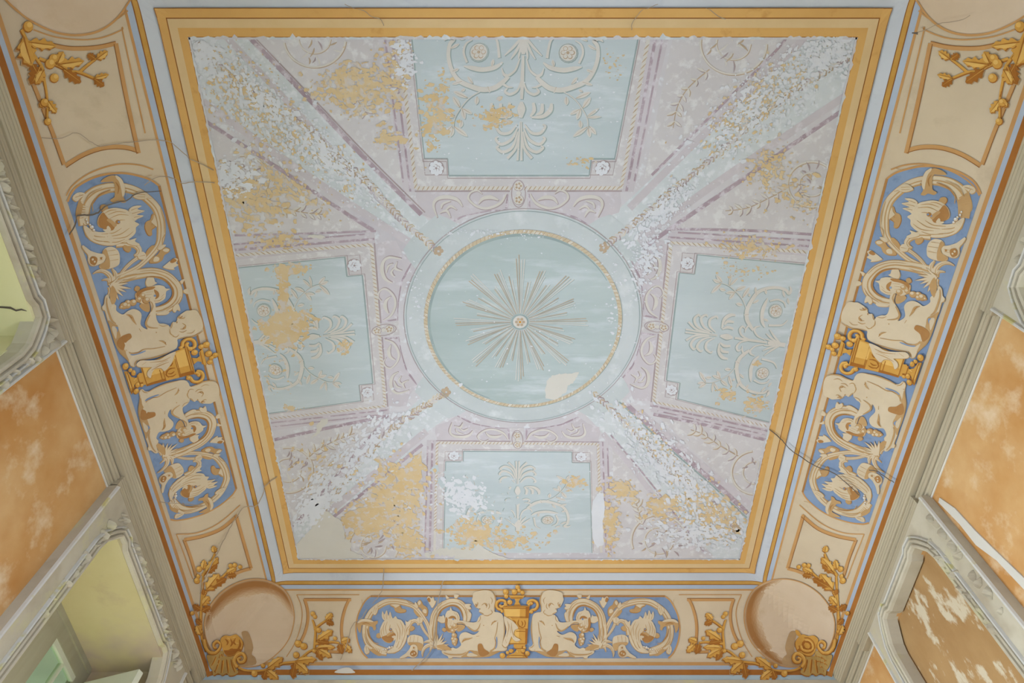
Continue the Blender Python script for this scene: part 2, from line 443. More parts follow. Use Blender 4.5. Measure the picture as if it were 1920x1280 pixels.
# window surrounds
def flat_prism(poly, xa, xb):
    """polygon in (y, z), extruded between xa and xb"""
    vs = [Vector(p) for p in poly]
    ov, oe, of, *_ = delaunay_2d_cdt(vs, [], [list(range(len(vs)))], 1, 1e-7)
    n = len(ov)
    V = [W((xa, p[0], p[1])) for p in ov] + [W((xb, p[0], p[1])) for p in ov]
    F = [tuple(q) for q in of] + [tuple(k + n for k in reversed(q)) for q in of]
    m = len(poly)
    b = len(V); V += [W((xa, *p)) for p in poly] + [W((xb, *p)) for p in poly]
    F += [(b + i, b + (i + 1) % m, b + m + (i + 1) % m, b + m + i) for i in range(m)]
    return V, F
def bead(path, wd, xa, xb):
    """raised strip following a path in (y, z)"""
    L = []; Rr = []
    for i, p in enumerate(path):
        a = path[max(i - 1, 0)]; c = path[min(i + 1, len(path) - 1)]
        dx, dy = c[0] - a[0], c[1] - a[1]; l = math.hypot(dx, dy) or 1
        L.append((p[0] - dy / l * wd / 2, p[1] + dx / l * wd / 2)); Rr.append((p[0] + dy / l * wd / 2, p[1] - dx / l * wd / 2))
    n = len(path); V = []
    mid_x = xb + (xb - xa) * .35
    for i in range(n):
        V += [W((xa, *L[i])), W((xb, *(tuple(.8 * u + .2 * w_ for u, w_ in zip(L[i], Rr[i]))))), W((mid_x, *path[i])),
              W((xb, *(tuple(.2 * u + .8 * w_ for u, w_ in zip(L[i], Rr[i]))))), W((xa, *Rr[i]))]
    F = [(5 * i + k, 5 * i + k + 1, 5 * i + k + 6, 5 * i + k + 5) for i in range(n - 1) for k in range(4)]
    F += [tuple(range(5)), tuple(range(5 * n - 5, 5 * n))]
    return V, F
def off_path(path, d):
    out = []
    for i, p in enumerate(path):
        a = path[max(i - 1, 0)]; c = path[min(i + 1, len(path) - 1)]
        dx, dy = c[0] - a[0], c[1] - a[1]; l = math.hypot(dx, dy) or 1
        out.append((p[0] - dy / l * d, p[1] + dx / l * d))
    return out
def leaf_mesh(k):
    """one curled carved leaf, about 3 cm long, lying in its local x-y plane"""
    r = random.Random(k); n = 5; V = []
    for i in range(n):
        t_ = i / (n - 1); wdt = .0085 * math.sin(math.pi * (.12 + .80 * t_)) * r.uniform(.7, 1.2); h = .016 * math.sin(math.pi * t_) + .003
        x = -.016 + .032 * t_
        V += [(x, -wdt, 0), (x, r.uniform(-.002, .002), h), (x, wdt, 0)]
    F = [q for i in range(n - 1) for q in ((3 * i, 3 * i + 3, 3 * i + 4, 3 * i + 1), (3 * i + 1, 3 * i + 4, 3 * i + 5, 3 * i + 2))]
    F += [(0, 1, 2), (3 * n - 3, 3 * n - 2, 3 * n - 1)]
    me = bpy.data.meshes.new('carved_leaf'); me.from_pydata(V, [], F); me.materials.append(MATS['frame_paint'])
    return me
LEAVES = [leaf_mesh(k) for k in range(6)]
def leaves(parent, side, path, spread, count, seed, size=1.0):
    rr = random.Random(seed); sx = 1 if side == 'l' else -1
    xf = lx(QA) if side == 'l' else rx(QA)
    for k in range(count):
        f_ = (k + rr.uniform(.1, .9)) / count * (len(path) - 1); i = min(int(f_), len(path) - 2); f_ -= i
        y = path[i][0] + (path[i + 1][0] - path[i][0]) * f_ + rr.uniform(-spread, spread)
        z = path[i][1] + (path[i + 1][1] - path[i][1]) * f_ + rr.uniform(-spread, spread)
        o = bpy.data.objects.new('carved_leaf', rr.choice(LEAVES)); COL.objects.link(o); o.parent = parent
        pos = Vector(W((xf + sx * .0004, y, z))) - wloc(parent)
        # local z -> into the room, local x -> along the wall
        a = rr.uniform(-1.2, 1.2); s_ = rr.uniform(.9, 2.0) * size
        ex = Vector((0, math.cos(a), math.sin(a))); ez = Vector((sx, 0, 0)); ey = ez.cross(ex)
        o.matrix_local = Matrix.Translation(pos) @ Matrix((ex, ey, ez)).transposed().to_4x4() @ Matrix.Scale(s_, 4)
def surround(name, side, outer, inner_path, label, leaf_runs, top=.8165):
    """outer=(y0,y1): extent; inner_path: edge of the opening from near foot over the head to far foot"""
    xw, xa = (lx(QW + .004), lx(QA)) if side == 'l' else (rx(QW + .004), rx(QA))
    d = .0045 if side == 'l' else -.0045
    t = thing(name, (xa, outer[0], ZF), label, None, kind='structure')
    poly = [(outer[0], ZF), (outer[0], top), (outer[1], top), (outer[1], ZF)] + list(reversed(inner_path))
    V, F = flat_prism(poly, xw, xa); mesh_obj('board', V, F, 'frame_paint', parent=t)
    for k, (o_, wd, mt) in enumerate(((.004, .008, 'frame_paint'), (.0125, .007, 'frame_paint'), (.0190, .0035, 'frame_pale'))):
        V, F = bead(off_path(inner_path, o_), wd, xa, xa + d); mesh_obj('bead', V, F, mt, parent=t)
    for y in (outer[0] + .003, outer[1] - .003):
        V, F = bead([(y, ZF), (y, top - .003)], .006, xa, xa + d * .8); mesh_obj('edge_bead', V, F, 'frame_pale', parent=t)
    for k, (path, sp, cnt) in enumerate(leaf_runs): leaves(t, side, path, sp, cnt, hash((name, k)) % 999 if 0 else 31 * k + len(label))
    return t
def head(ya, yb, zt, ear=.03):
    """opening edge with scrolled corners"""
    L = [(ya, ZF), (ya, zt - .045), (ya + .004, zt - .028), (ya + .013, zt - .014), (ya + .020, zt - .004), (ya + .026, zt + .004), (ya + .040, zt + .005), (ya + .052, zt)]
    Rr = [(ya + yb - p[0], p[1]) for p in reversed(L)]
    return L + Rr
surround('trim_5', 'l', (.694, 1.160), head(.748, 1.080, .776), 'flaking carved surround of the far left window', [
    ([(.80, .8015), (1.00, .8020)], .0035, 44), ([(1.0, .801), (1.12, .797)], .006, 22), ([(.742, .800), (.765, .796)], .006, 5), ([(.735, .77), (.735, .60)], .002, 9)])
surround('trim_6', 'l', (.055, .436), head(.092, .405, .776), 'flaking carved surround of the near left window', [
    ([(.15, .803), (.34, .802)], .0035, 40), ([(.395, .80), (.425, .785)], .005, 7), ([(.425, .775), (.425, .68)], .003, 7)])
surround('trim_7', 'r', (.716, 1.045), head(.777, 1.0, .784), 'yellowed peeling surround of the brown blind panel on the right wall', [
    ([(.725, .79), (.735, .60)], .004, 9), ([(.765, .77), (.766, .60)], .003, 12)])
surround('trim_8', 'r', (.02, .386), head(.05, .362, .776), 'worn surround of the near right window', [([(.1, .802), (.33, .801)], .004, 8)])
# blind panel and recess linings
tag(box_obj('trim_9', [(rx(.667), rx(.70), .768, 1.012, ZF, .80)], 'wall_brown'), 'brown blotched panel sunk in the right wall', kind='structure')
V, F = flat_prism([(.722, .795), (.730, .793), (.7255, .74), (.7275, .70), (.716, .66), (.712, .60), (.706, .55), (.700, .50), (.690, .50), (.694, .56), (.7, .62), (.706, .67), (.71, .71), (.712, .76)], rx(QW + .002), rx(QW - .002))
fl = mesh_obj('plaster_filling', [(a, b - .02 * S, c) for a, b, c in V], F, 'plaster_white', parent=wr)
def window(name, side, ya, yb, zt, soffit, label, near_stile):
    """recess lining, casement frame and panes"""
    def X(q): return lx(q) if side == 'l' else rx(q)
    base = W((X(.79), ya, -.42))
    t = thing(name, (X(.79), ya, -.42), label, None, kind='structure')
    def bx(n_, q0, q1, y0, y1, z0, z1, mt):
        a, b = sorted((X(q0), X(q1))); return box_obj(n_, [(a, b, y0, y1, z0, z1)], mt, parent=t)
    bx('soffit', .646, .80, ya - .002, yb + .002, zt - .003, zt + .004, soffit)
    bx('jamb', .661, .80, ya - .004, ya + .001, -.42, zt, soffit); bx('jamb', .661, .80, yb - .001, yb + .004, -.42, zt, soffit)
    bx('sill', .655, .80, ya, yb, -.43, -.418, 'frame_paint')
    q0, q1 = .786, .800
    bx('top_rail', q0, q1, ya, yb, zt - .033, zt, 'wood_grey'); bx('bottom_rail', q0, q1, ya, yb, -.42, -.39, 'wood_grey')
    bx('stile', q0, q1, ya, near_stile, -.39, zt - .033, 'wood_grey'); bx('stile', q0, q1, yb - .03, yb, -.39, zt - .033, 'wood_grey')
    bx('stile_bead', q0 - .004, q0, near_stile - .05, near_stile - .012, -.39, zt - .040, 'wood_grey')
    bx('rail_bead', q0 - .004, q0, ya + .02, yb - .01, zt - .012, zt - .001, 'wood_grey')
    g0 = near_stile; zs = [-.39, -.1, .19, .48, zt - .033]
    for i, (a, b) in enumerate(zip(zs, zs[1:])):
        bx('pane', .792, .794, g0, yb - .03, a, b, 'pane_glass')
        if i: bx('glazing_bar', .788, .798, g0, yb - .03, a - .006, a + .006, 'wood_pale')
    bx('glazing_edge', .788, .796, g0, yb - .03, zt - .042, zt - .033, 'wood_pale'); bx('glazing_bar', .788, .798, g0 + .055, g0 + .060, -.39, zt - .042, 'wood_pale')
    return t
window('window_1', 'l', .09, .405, .778, 'soffit_bright', 'near left window recess with bright yellow soffit', .13)
w2 = window('window_2', 'l', .735, 1.10, .778, 'soffit_yellow', 'far left window recess with stained yellow soffit and green panes', .965)
window('recess_added_window', 'r', .05, .362, .778, 'soffit_patchy', 'near right recess with patchy flaking soffit and added window', .09)  # window put into this recess for even lighting
# the inner shutter left ajar
a, b = Vector((-.760, 1.081)), Vector((-.652, 1.044)); d = (b - a).normalized(); n_ = Vector((-d.y, d.x)) * .012
def slab(p0, p1, nn, z0, z1):
    V = [W((*p, z)) for z in (z0, z1) for p in (p0, p1, p1 + nn, p0 + nn)]
    return V, [(0, 3, 2, 1), (4, 5, 6, 7), (0, 1, 5, 4), (1, 2, 6, 5), (2, 3, 7, 6), (3, 0, 4, 7)]
sh = thing('window_shutter', (a.x, a.y, -.41), 'pale green-white wooden shutter standing ajar in the far left window recess', 'shutter')
mesh_obj('leaf', *slab(a, b, n_, -.41, .742), 'wood_pale', parent=sh)
for z0, z1 in ((-.36, -.02), (.04, .36), (.42, .70)):
    mesh_obj('panel', *slab(a + d * .018 - n_ * .25, b - d * .018 - n_ * .25, n_ * .25, z0, z1), 'wood_pale', parent=sh)

def soffit_pt(px_, py_, z):
    v_ = py_ - 640; k = z / (FPX * cT - v_ * sT); return ((px_ - 960) * k, (v_ * cT + FPX * sT) * k, z)
ck = [(-12, 575), (8, 576), (20, 577), (30, 582), (40, 580), (50, 583)]
V = []
for i, (x, y) in enumerate(ck):
    hw_ = (1.6, 1.8, 2.2, 1.8, 1.6, .6)[i]
    V += [W(soffit_pt(x, y - hw_, .7744)), W(soffit_pt(x, y + hw_, .7744))]
mesh_obj('crack', V, [(2 * i, 2 * i + 1, 2 * i + 3, 2 * i + 2) for i in range(len(ck) - 1)], 'crack', parent=bpy.data.objects['window_1'])

# ------------------------------------------------------------------ painted bands of the border
def band(name, t0, t1, mat, lay=0):
    p = Part(name, ceiling); frame(p, t0, t1, mat, lay); return p.build()
tO0, tO1, tB, tP = t_of(.0088), t_of(.0135), t_of(.0186), t_of(.0275)
tC, tBl, tR0, tR1 = t_of(.1185), t_of(.1252), t_of(.1340), TMAX
band('pale_blue_band', 0, tO0, 'band_blue')
band('ochre_line', tO0, tO1, 'line_ochre')
band('blue_line', tO1, tB, 'line_blue')
band('shade_line', tB, tB + .0035, 'line_tan')
band('shade_line', tC, tBl, 'line_tan')
band('blue_line', tBl, tR0, 'line_blue')
band('brown_line', tR0, tR1, 'line_brown')
band('orange_band', -.0125, 0, 'band_orange', 9)
band('light_band', -.0250, -.0125, 'band_light', 9)
band('orange_band', -.0370, -.0250, 'band_orange', 9)
for t_, w_, l_ in ((0, .0010, 10), (-.0125, .0012, 10), (-.0364, .0006, 10), (tO0, .0009, 1), (tO1, .0012, 1)): band('dark_line', t_ - w_, t_ + .0002, 'band_dark', l_)
# ------------------------------------------------------------------ traced designs
def crop(x0, y0, k):
    return lambda q: (round(x0 + q[0] / k, 2), round(y0 + q[1] / k, 2))
A_, V_, C_, D_, E_, R8 = crop(660, 1095, 8.5333), crop(910, 1085, 8), crop(380, 1120, 6.4), crop(1720, 20, 4.267), crop(200, 1040, 5.3333), crop(360, 1020, 4.922)
def b2a(pts): return [(p[0] + 1109, p[1]) for p in pts]
FX = P(971.0, 1170)[0]                 # axis of the far frieze
FT = YC + HH                           # its inner edge
FY = P(312, 690)[1]                    # cross axis of the left frieze
FYR = P(1640, 672)[1]
GR = ('fr_light', 'fr_mid', 'fr_dark'); GO = ('gold_light', 'gold', 'gold_dark')
def place(kind):
    """moves a point traced on the far frieze to one of the six half friezes"""
    def f(p):
        s_, t_ = FX - p[0], p[1] - FT
        if kind == 'fl': return p
        if kind == 'fr': return (FX + s_, p[1])
        k = KSIDE[kind]
        if kind == 'lu': return (XC - HW - t_, FY - s_ * k)
        if kind == 'ld': return (XC - HW - t_, FY + s_ * k)
        if kind == 'ru': return (XC + HW + t_, FYR - s_ * k)
        if kind == 'rd': return (XC + HW + t_, FYR + s_ * k)
    return f
_h = FX - P(*A_((66, 680)))[0]          # half length of the far frieze, scaled to the side friezes
KSIDE = {'lu': (FY - P(215, 324)[1]) / _h, 'ld': (P(335, 987)[1] - FY) / _h, 'ru': (FYR - P(1750, 311)[1]) / _h, 'rd': (P(1590, 982)[1] - FYR) / _h}
def both(cropf, pl): return lambda q: pl(P(*cropf(q)))

GROUND = [(300, 190), (220, 258), (150, 370), (92, 510), (66, 680), (76, 830), (110, 970), (170, 1100), (250, 1185)]
def vine(p, pts, wd, layer=1, lines=True):
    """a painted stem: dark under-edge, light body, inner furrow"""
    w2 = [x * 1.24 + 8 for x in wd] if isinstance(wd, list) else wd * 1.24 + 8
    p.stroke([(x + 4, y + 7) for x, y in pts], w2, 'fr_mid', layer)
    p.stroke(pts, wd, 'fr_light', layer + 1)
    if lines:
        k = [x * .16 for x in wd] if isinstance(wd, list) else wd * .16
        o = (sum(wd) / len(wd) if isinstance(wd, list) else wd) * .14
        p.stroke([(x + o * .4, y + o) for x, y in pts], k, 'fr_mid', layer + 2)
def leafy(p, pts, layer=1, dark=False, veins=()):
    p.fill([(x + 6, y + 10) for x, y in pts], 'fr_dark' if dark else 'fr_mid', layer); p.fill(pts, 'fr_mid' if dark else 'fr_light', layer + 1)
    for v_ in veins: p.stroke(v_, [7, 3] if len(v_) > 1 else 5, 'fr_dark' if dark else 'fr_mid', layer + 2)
def half_frieze(root, pl):
    tf = both(A_, pl)
    # big scroll
    p = Part('acanthus_scroll', root, tf, 1)
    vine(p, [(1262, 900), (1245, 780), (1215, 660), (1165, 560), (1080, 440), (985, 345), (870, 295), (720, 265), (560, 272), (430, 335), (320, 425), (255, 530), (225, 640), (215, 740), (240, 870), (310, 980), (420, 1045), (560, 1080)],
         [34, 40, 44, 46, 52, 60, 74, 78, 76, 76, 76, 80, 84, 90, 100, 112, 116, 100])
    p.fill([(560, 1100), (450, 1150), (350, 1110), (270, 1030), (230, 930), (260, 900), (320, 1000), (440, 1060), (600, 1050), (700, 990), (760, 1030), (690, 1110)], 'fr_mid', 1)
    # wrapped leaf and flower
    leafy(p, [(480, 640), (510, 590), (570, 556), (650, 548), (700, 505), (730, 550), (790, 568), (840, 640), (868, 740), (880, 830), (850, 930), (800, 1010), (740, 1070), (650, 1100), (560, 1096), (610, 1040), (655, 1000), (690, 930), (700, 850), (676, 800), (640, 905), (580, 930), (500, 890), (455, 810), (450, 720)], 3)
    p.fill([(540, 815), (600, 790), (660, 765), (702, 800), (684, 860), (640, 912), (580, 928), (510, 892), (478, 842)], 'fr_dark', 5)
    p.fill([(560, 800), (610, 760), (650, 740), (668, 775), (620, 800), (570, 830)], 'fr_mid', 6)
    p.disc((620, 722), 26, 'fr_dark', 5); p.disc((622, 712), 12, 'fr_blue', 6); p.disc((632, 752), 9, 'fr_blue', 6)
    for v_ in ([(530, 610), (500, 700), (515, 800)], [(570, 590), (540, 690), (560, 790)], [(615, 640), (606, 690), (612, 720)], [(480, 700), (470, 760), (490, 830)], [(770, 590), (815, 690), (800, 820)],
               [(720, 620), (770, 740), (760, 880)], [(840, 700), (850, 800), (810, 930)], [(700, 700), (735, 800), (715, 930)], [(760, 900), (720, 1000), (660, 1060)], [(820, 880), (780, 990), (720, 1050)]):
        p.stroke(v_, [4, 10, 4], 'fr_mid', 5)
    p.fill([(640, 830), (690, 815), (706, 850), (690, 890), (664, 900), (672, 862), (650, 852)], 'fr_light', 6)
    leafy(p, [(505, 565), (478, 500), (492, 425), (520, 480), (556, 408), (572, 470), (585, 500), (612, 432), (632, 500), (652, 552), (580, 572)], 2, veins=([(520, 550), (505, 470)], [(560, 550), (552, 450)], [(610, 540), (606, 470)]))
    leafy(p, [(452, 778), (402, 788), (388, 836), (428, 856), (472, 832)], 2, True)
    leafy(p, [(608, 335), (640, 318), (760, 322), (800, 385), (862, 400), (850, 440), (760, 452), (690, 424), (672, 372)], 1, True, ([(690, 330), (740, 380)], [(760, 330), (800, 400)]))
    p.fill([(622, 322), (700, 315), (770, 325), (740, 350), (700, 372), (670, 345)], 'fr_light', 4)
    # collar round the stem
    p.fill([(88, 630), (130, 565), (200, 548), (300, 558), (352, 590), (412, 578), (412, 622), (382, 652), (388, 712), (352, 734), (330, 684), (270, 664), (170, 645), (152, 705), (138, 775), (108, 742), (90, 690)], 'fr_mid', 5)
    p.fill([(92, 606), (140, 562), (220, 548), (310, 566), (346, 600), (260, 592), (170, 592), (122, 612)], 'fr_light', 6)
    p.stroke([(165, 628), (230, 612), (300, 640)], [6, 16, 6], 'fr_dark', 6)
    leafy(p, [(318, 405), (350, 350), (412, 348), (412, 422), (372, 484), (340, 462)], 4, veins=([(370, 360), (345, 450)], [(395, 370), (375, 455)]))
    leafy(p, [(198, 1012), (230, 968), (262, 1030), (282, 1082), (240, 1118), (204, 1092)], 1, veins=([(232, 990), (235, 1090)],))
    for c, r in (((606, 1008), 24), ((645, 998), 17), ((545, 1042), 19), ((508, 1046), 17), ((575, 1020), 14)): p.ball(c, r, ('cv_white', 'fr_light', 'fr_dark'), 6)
    for v_ in ([(870, 250), (930, 300), (1010, 320)], [(430, 300), (410, 345)], [(560, 240), (720, 235), (860, 262)], [(250, 700), (270, 820), (340, 920), (440, 950)], [(200, 780), (240, 930), (330, 1010)], [(300, 870), (360, 930), (430, 940)]):
        p.stroke(v_, [4, 11, 4], 'fr_mid', 6)
    p.stroke([(240, 700), (275, 830), (350, 920)], [6, 16, 8], 'fr_dark', 6)
    p.build()
    # side leaves and buds
    p = Part('leaf_sprays', root, tf, 1)
    vine(p, [(860, 800), (885, 690), (930, 610), (1000, 575), (1050, 600), (1060, 650)], [90, 78, 60, 46, 40, 18], 2)
    leafy(p, [(862, 640), (858, 575), (890, 600), (935, 560), (950, 590), (915, 660), (880, 690)], 3)
    leafy(p, [(905, 720), (960, 660), (1005, 690), (975, 730), (930, 740)], 2, True)
    vine(p, [(1085, 590), (1130, 690), (1180, 770), (1245, 850)], [34, 30, 28, 22], 1)
    leafy(p, [(1038, 545), (1088, 522), (1132, 548), (1120, 604), (1080, 616), (1048, 592)], 2, veins=([(1085, 535), (1085, 600)],))
    leafy(p, [(985, 420), (1030, 410), (1090, 480), (1130, 540), (1070, 520), (1020, 480)], 1, True)
    leafy(p, [(1030, 330), (1046, 285), (1078, 246), (1112, 262), (1140, 325), (1196, 362), (1216, 425), (1192, 505), (1140, 470), (1110, 395), (1062, 352)], 1, True)
    p.fill([(1056, 290), (1080, 258), (1104, 278), (1096, 312), (1070, 330)], 'fr_light', 4); p.fill([(1130, 420), (1160, 390), (1194, 410), (1188, 460), (1150, 452)], 'fr_light', 4)
    leafy(p, [(1004, 330), (1012, 280), (1034, 300), (1060, 350), (1040, 380)], 3)
    leafy(p, [(892, 860), (940, 812), (1005, 802), (1080, 818), (1130, 850), (1142, 950), (1110, 1046), (1062, 1052), (1040, 985), (1000, 955), (930, 972), (888, 935)], 2, veins=([(940, 830), (925, 940)], [(1000, 815), (985, 930)], [(1060, 830), (1050, 940)]))
    p.fill([(900, 930), (990, 925), (1060, 930), (1135, 960), (1108, 1044), (1066, 1052), (1042, 985), (1000, 958), (930, 972)], 'fr_mid', 5)
    leafy(p, [(922, 1030), (950, 972), (1000, 962), (1046, 1002), (1052, 1100), (1022, 1158), (960, 1172), (900, 1152), (850, 1172), (782, 1190), (768, 1172), (830, 1130), (872, 1098)], 3, veins=([(985, 990), (975, 1060)], [(1010, 1000), (1005, 1060)]))
    p.fill([(930, 1110), (970, 1060), (1020, 1080), (1040, 1120), (1000, 1160), (950, 1150)], 'fr_dark', 6); p.disc((990, 1012), 13, 'fr_dark', 6)
    p.disc((965, 1120), 14, 'fr_light', 7); p.disc((1000, 1105), 12, 'fr_light', 7)
    for pts, wd in (([(1330, 985), (1240, 965), (1160, 1010), (1125, 1090), (1128, 1160)], [50, 46, 38, 26, 5]), ([(1340, 1000), (1270, 1000), (1245, 1080)], [36, 30, 6]), ([(1340, 940), (1230, 905), (1150, 925)], [44, 38, 14]),
                    ([(1360, 1010), (1420, 1020), (1480, 1080)], [40, 40, 20])): vine(p, pts, wd, 2)
    p.build()
    # small scroll
    p = Part('acanthus_scroll', root, tf, 2)
    vine(p, b2a([(200, 1000), (185, 880), (180, 760), (188, 640), (214, 490), (290, 370), (390, 305), (490, 275), (600, 298), (680, 375), (722, 480), (712, 590)]), [90, 110, 104, 98, 96, 94, 92, 92, 94, 96, 98, 80])
    p.stroke(b2a([(250, 590), (290, 450), (370, 372), (480, 338), (570, 355), (640, 430), (662, 530)]), [6, 18, 22, 22, 22, 20, 6], 'fr_dark', 4)
    for v_ in ([(160, 640), (190, 480), (280, 340), (400, 265)], [(170, 820), (180, 700), (200, 640)], [(215, 900), (225, 780), (215, 690)], [(600, 265), (690, 340), (745, 470)], [(700, 420), (715, 500)]): p.stroke(b2a(v_), [4, 11, 4], 'fr_mid', 4)
    leafy(p, b2a([(690, 330), (720, 310), (795, 312), (770, 345), (800, 372), (770, 395), (720, 380)]), 3)
    leafy(p, b2a([(770, 440), (800, 470), (780, 560), (755, 590), (745, 500)]), 3)
    p.build(); p = Part('bud', root, tf, 2)
    leafy(p, b2a([(90, 225), (120, 188), (162, 220), (192, 200), (216, 262), (240, 250), (215, 320), (175, 372), (150, 340), (133, 312), (110, 270)]), 1, veins=([(160, 240), (170, 340)],))
    p.fill(b2a([(95, 230), (130, 210), (150, 260), (130, 285), (105, 262)]), 'fr_dark', 3)
    p.build(); p = Part('bracket_leaf', root, tf, 2)
    leafy(p, b2a([(390, 160), (420, 190), (450, 215), (400, 225)]), 1)
    p.build(); p = Part('bracket_leaf', root, tf, 2)
    leafy(p, b2a([(530, 160), (580, 160), (600, 170), (570, 215), (530, 210)]), 1)
    p.build(); p = Part('leaf_base', root, tf, 2)
    for tip, wd in (((150, 860), 26), ((212, 830), 30), ((268, 800), 34), ((345, 785), 40), ((372, 850), 36), ((410, 900), 40), ((440, 960), 44)):
        p.stroke(b2a([(230, 1000), ((230 + tip[0]) / 2 + 8, (1000 + tip[1]) / 2), tip]), [wd * 1.1, wd, 5], 'fr_mid', 4); p.stroke(b2a([(226, 996), ((230 + tip[0]) / 2 + 4, (1000 + tip[1]) / 2), (tip[0] - 2, tip[1] + 6)]), [wd * .8, wd * .7, 3], 'fr_light', 5)
    p.fill(b2a([(240, 985), (330, 960), (420, 985), (500, 1050), (420, 1066), (330, 1040)]), 'fr_mid', 5)
    p.build(); p = Part('flower', root, tf, 2)
    leafy(p, b2a([(380, 575), (388, 480), (420, 420), (452, 410), (474, 360), (494, 412), (580, 445), (612, 520), (602, 580), (566, 622), (584, 690), (540, 740), (470, 762), (408, 742), (384, 660)]), 3)
    p.fill(b2a([(382, 580), (400, 520), (424, 560), (420, 640), (440, 710), (480, 752), (410, 742), (384, 660)]), 'fr_dark', 5)
    p.fill(b2a([(430, 540), (480, 500), (540, 510), (560, 560), (520, 540), (470, 545)]), 'fr_dark', 5); p.disc(tuple(b2a([(512, 552)])[0]), 15, 'fr_blue', 6)
    for v_ in ([(560, 460), (590, 520), (580, 580)], [(520, 445), (555, 490)], [(455, 560), (440, 640)], [(480, 580), (470, 690)], [(520, 600), (530, 700)]): p.stroke(b2a(v_), [4, 9, 4], 'fr_mid', 5)
    p.build(); p = Part('leaf', root, tf, 2)
    leafy(p, b2a([(250, 562), (280, 510), (336, 505), (360, 488), (382, 592), (330, 612), (280, 592)]), 2, veins=([(280, 540), (350, 560)],))
    p.build(); p = Part('leaf', root, tf, 2)
    leafy(p, b2a([(328, 722), (362, 688), (402, 720), (370, 752)]), 2, True)
    p.build()
    p = Part('grape_bunch', root, tf, 4)
    p.fill(b2a([(570, 650), (640, 640), (700, 660), (690, 700), (640, 740), (580, 750)]), 'fr_mid', 1)
    for c, r in (((470, 690), 38), ((540, 660), 44), ((505, 740), 36), ((525, 810), 44), ((505, 870), 34), ((550, 880), 34), ((530, 920), 46), ((540, 960), 22)): p.ball(b2a([c])[0], r, GR, 2)
    p.build()
    # the seated child
    p = Part('putto', root, tf, 6)
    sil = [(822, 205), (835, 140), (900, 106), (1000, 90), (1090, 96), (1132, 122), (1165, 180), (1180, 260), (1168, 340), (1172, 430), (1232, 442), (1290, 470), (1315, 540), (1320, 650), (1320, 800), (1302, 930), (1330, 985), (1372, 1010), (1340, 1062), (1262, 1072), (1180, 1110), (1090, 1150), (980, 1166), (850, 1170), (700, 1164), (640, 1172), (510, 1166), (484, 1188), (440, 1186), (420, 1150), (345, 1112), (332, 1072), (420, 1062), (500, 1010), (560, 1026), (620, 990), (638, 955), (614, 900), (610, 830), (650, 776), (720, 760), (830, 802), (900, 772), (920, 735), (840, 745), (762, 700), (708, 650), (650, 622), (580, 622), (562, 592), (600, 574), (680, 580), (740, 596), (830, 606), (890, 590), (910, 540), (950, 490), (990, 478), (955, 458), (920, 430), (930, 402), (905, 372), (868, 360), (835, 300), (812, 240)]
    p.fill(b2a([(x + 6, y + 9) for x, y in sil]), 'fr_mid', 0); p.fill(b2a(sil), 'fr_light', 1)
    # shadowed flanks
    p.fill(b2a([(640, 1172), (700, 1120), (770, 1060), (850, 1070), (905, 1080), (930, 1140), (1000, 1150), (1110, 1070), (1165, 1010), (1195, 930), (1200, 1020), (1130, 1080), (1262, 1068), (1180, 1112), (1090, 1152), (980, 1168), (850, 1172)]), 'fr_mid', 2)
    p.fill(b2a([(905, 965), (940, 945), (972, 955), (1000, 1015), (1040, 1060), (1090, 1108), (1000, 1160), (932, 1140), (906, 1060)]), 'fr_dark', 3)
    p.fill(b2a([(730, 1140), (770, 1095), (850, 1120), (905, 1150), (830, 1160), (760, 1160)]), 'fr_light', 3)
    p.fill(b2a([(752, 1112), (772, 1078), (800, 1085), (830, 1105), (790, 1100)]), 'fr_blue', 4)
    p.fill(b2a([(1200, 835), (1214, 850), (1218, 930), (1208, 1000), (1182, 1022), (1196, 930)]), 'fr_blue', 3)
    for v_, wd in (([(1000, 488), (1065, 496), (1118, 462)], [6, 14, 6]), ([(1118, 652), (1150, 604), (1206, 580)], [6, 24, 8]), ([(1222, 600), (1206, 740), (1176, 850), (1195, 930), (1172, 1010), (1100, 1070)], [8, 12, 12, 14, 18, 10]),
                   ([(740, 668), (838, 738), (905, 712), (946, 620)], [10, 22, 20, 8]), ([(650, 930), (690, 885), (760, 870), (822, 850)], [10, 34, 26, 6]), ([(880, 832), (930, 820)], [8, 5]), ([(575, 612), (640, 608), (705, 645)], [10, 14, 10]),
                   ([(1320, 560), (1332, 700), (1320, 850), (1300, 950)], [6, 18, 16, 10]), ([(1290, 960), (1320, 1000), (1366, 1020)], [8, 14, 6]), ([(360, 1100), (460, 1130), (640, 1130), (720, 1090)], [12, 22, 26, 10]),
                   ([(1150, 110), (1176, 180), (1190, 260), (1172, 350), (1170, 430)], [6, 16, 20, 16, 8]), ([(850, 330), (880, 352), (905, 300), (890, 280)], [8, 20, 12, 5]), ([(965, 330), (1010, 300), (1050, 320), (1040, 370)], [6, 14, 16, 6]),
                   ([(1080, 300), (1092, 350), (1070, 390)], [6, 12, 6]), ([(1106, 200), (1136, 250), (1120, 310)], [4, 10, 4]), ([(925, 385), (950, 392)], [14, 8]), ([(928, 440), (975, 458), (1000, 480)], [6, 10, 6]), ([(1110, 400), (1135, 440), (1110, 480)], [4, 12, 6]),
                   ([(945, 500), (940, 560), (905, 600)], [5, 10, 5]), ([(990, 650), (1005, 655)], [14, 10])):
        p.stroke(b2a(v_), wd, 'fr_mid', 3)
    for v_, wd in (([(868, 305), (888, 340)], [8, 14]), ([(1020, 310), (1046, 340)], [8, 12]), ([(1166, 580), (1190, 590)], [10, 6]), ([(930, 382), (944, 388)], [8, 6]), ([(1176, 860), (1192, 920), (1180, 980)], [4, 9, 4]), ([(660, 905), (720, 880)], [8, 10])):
        p.stroke(b2a(v_), wd, 'fr_dark', 4)
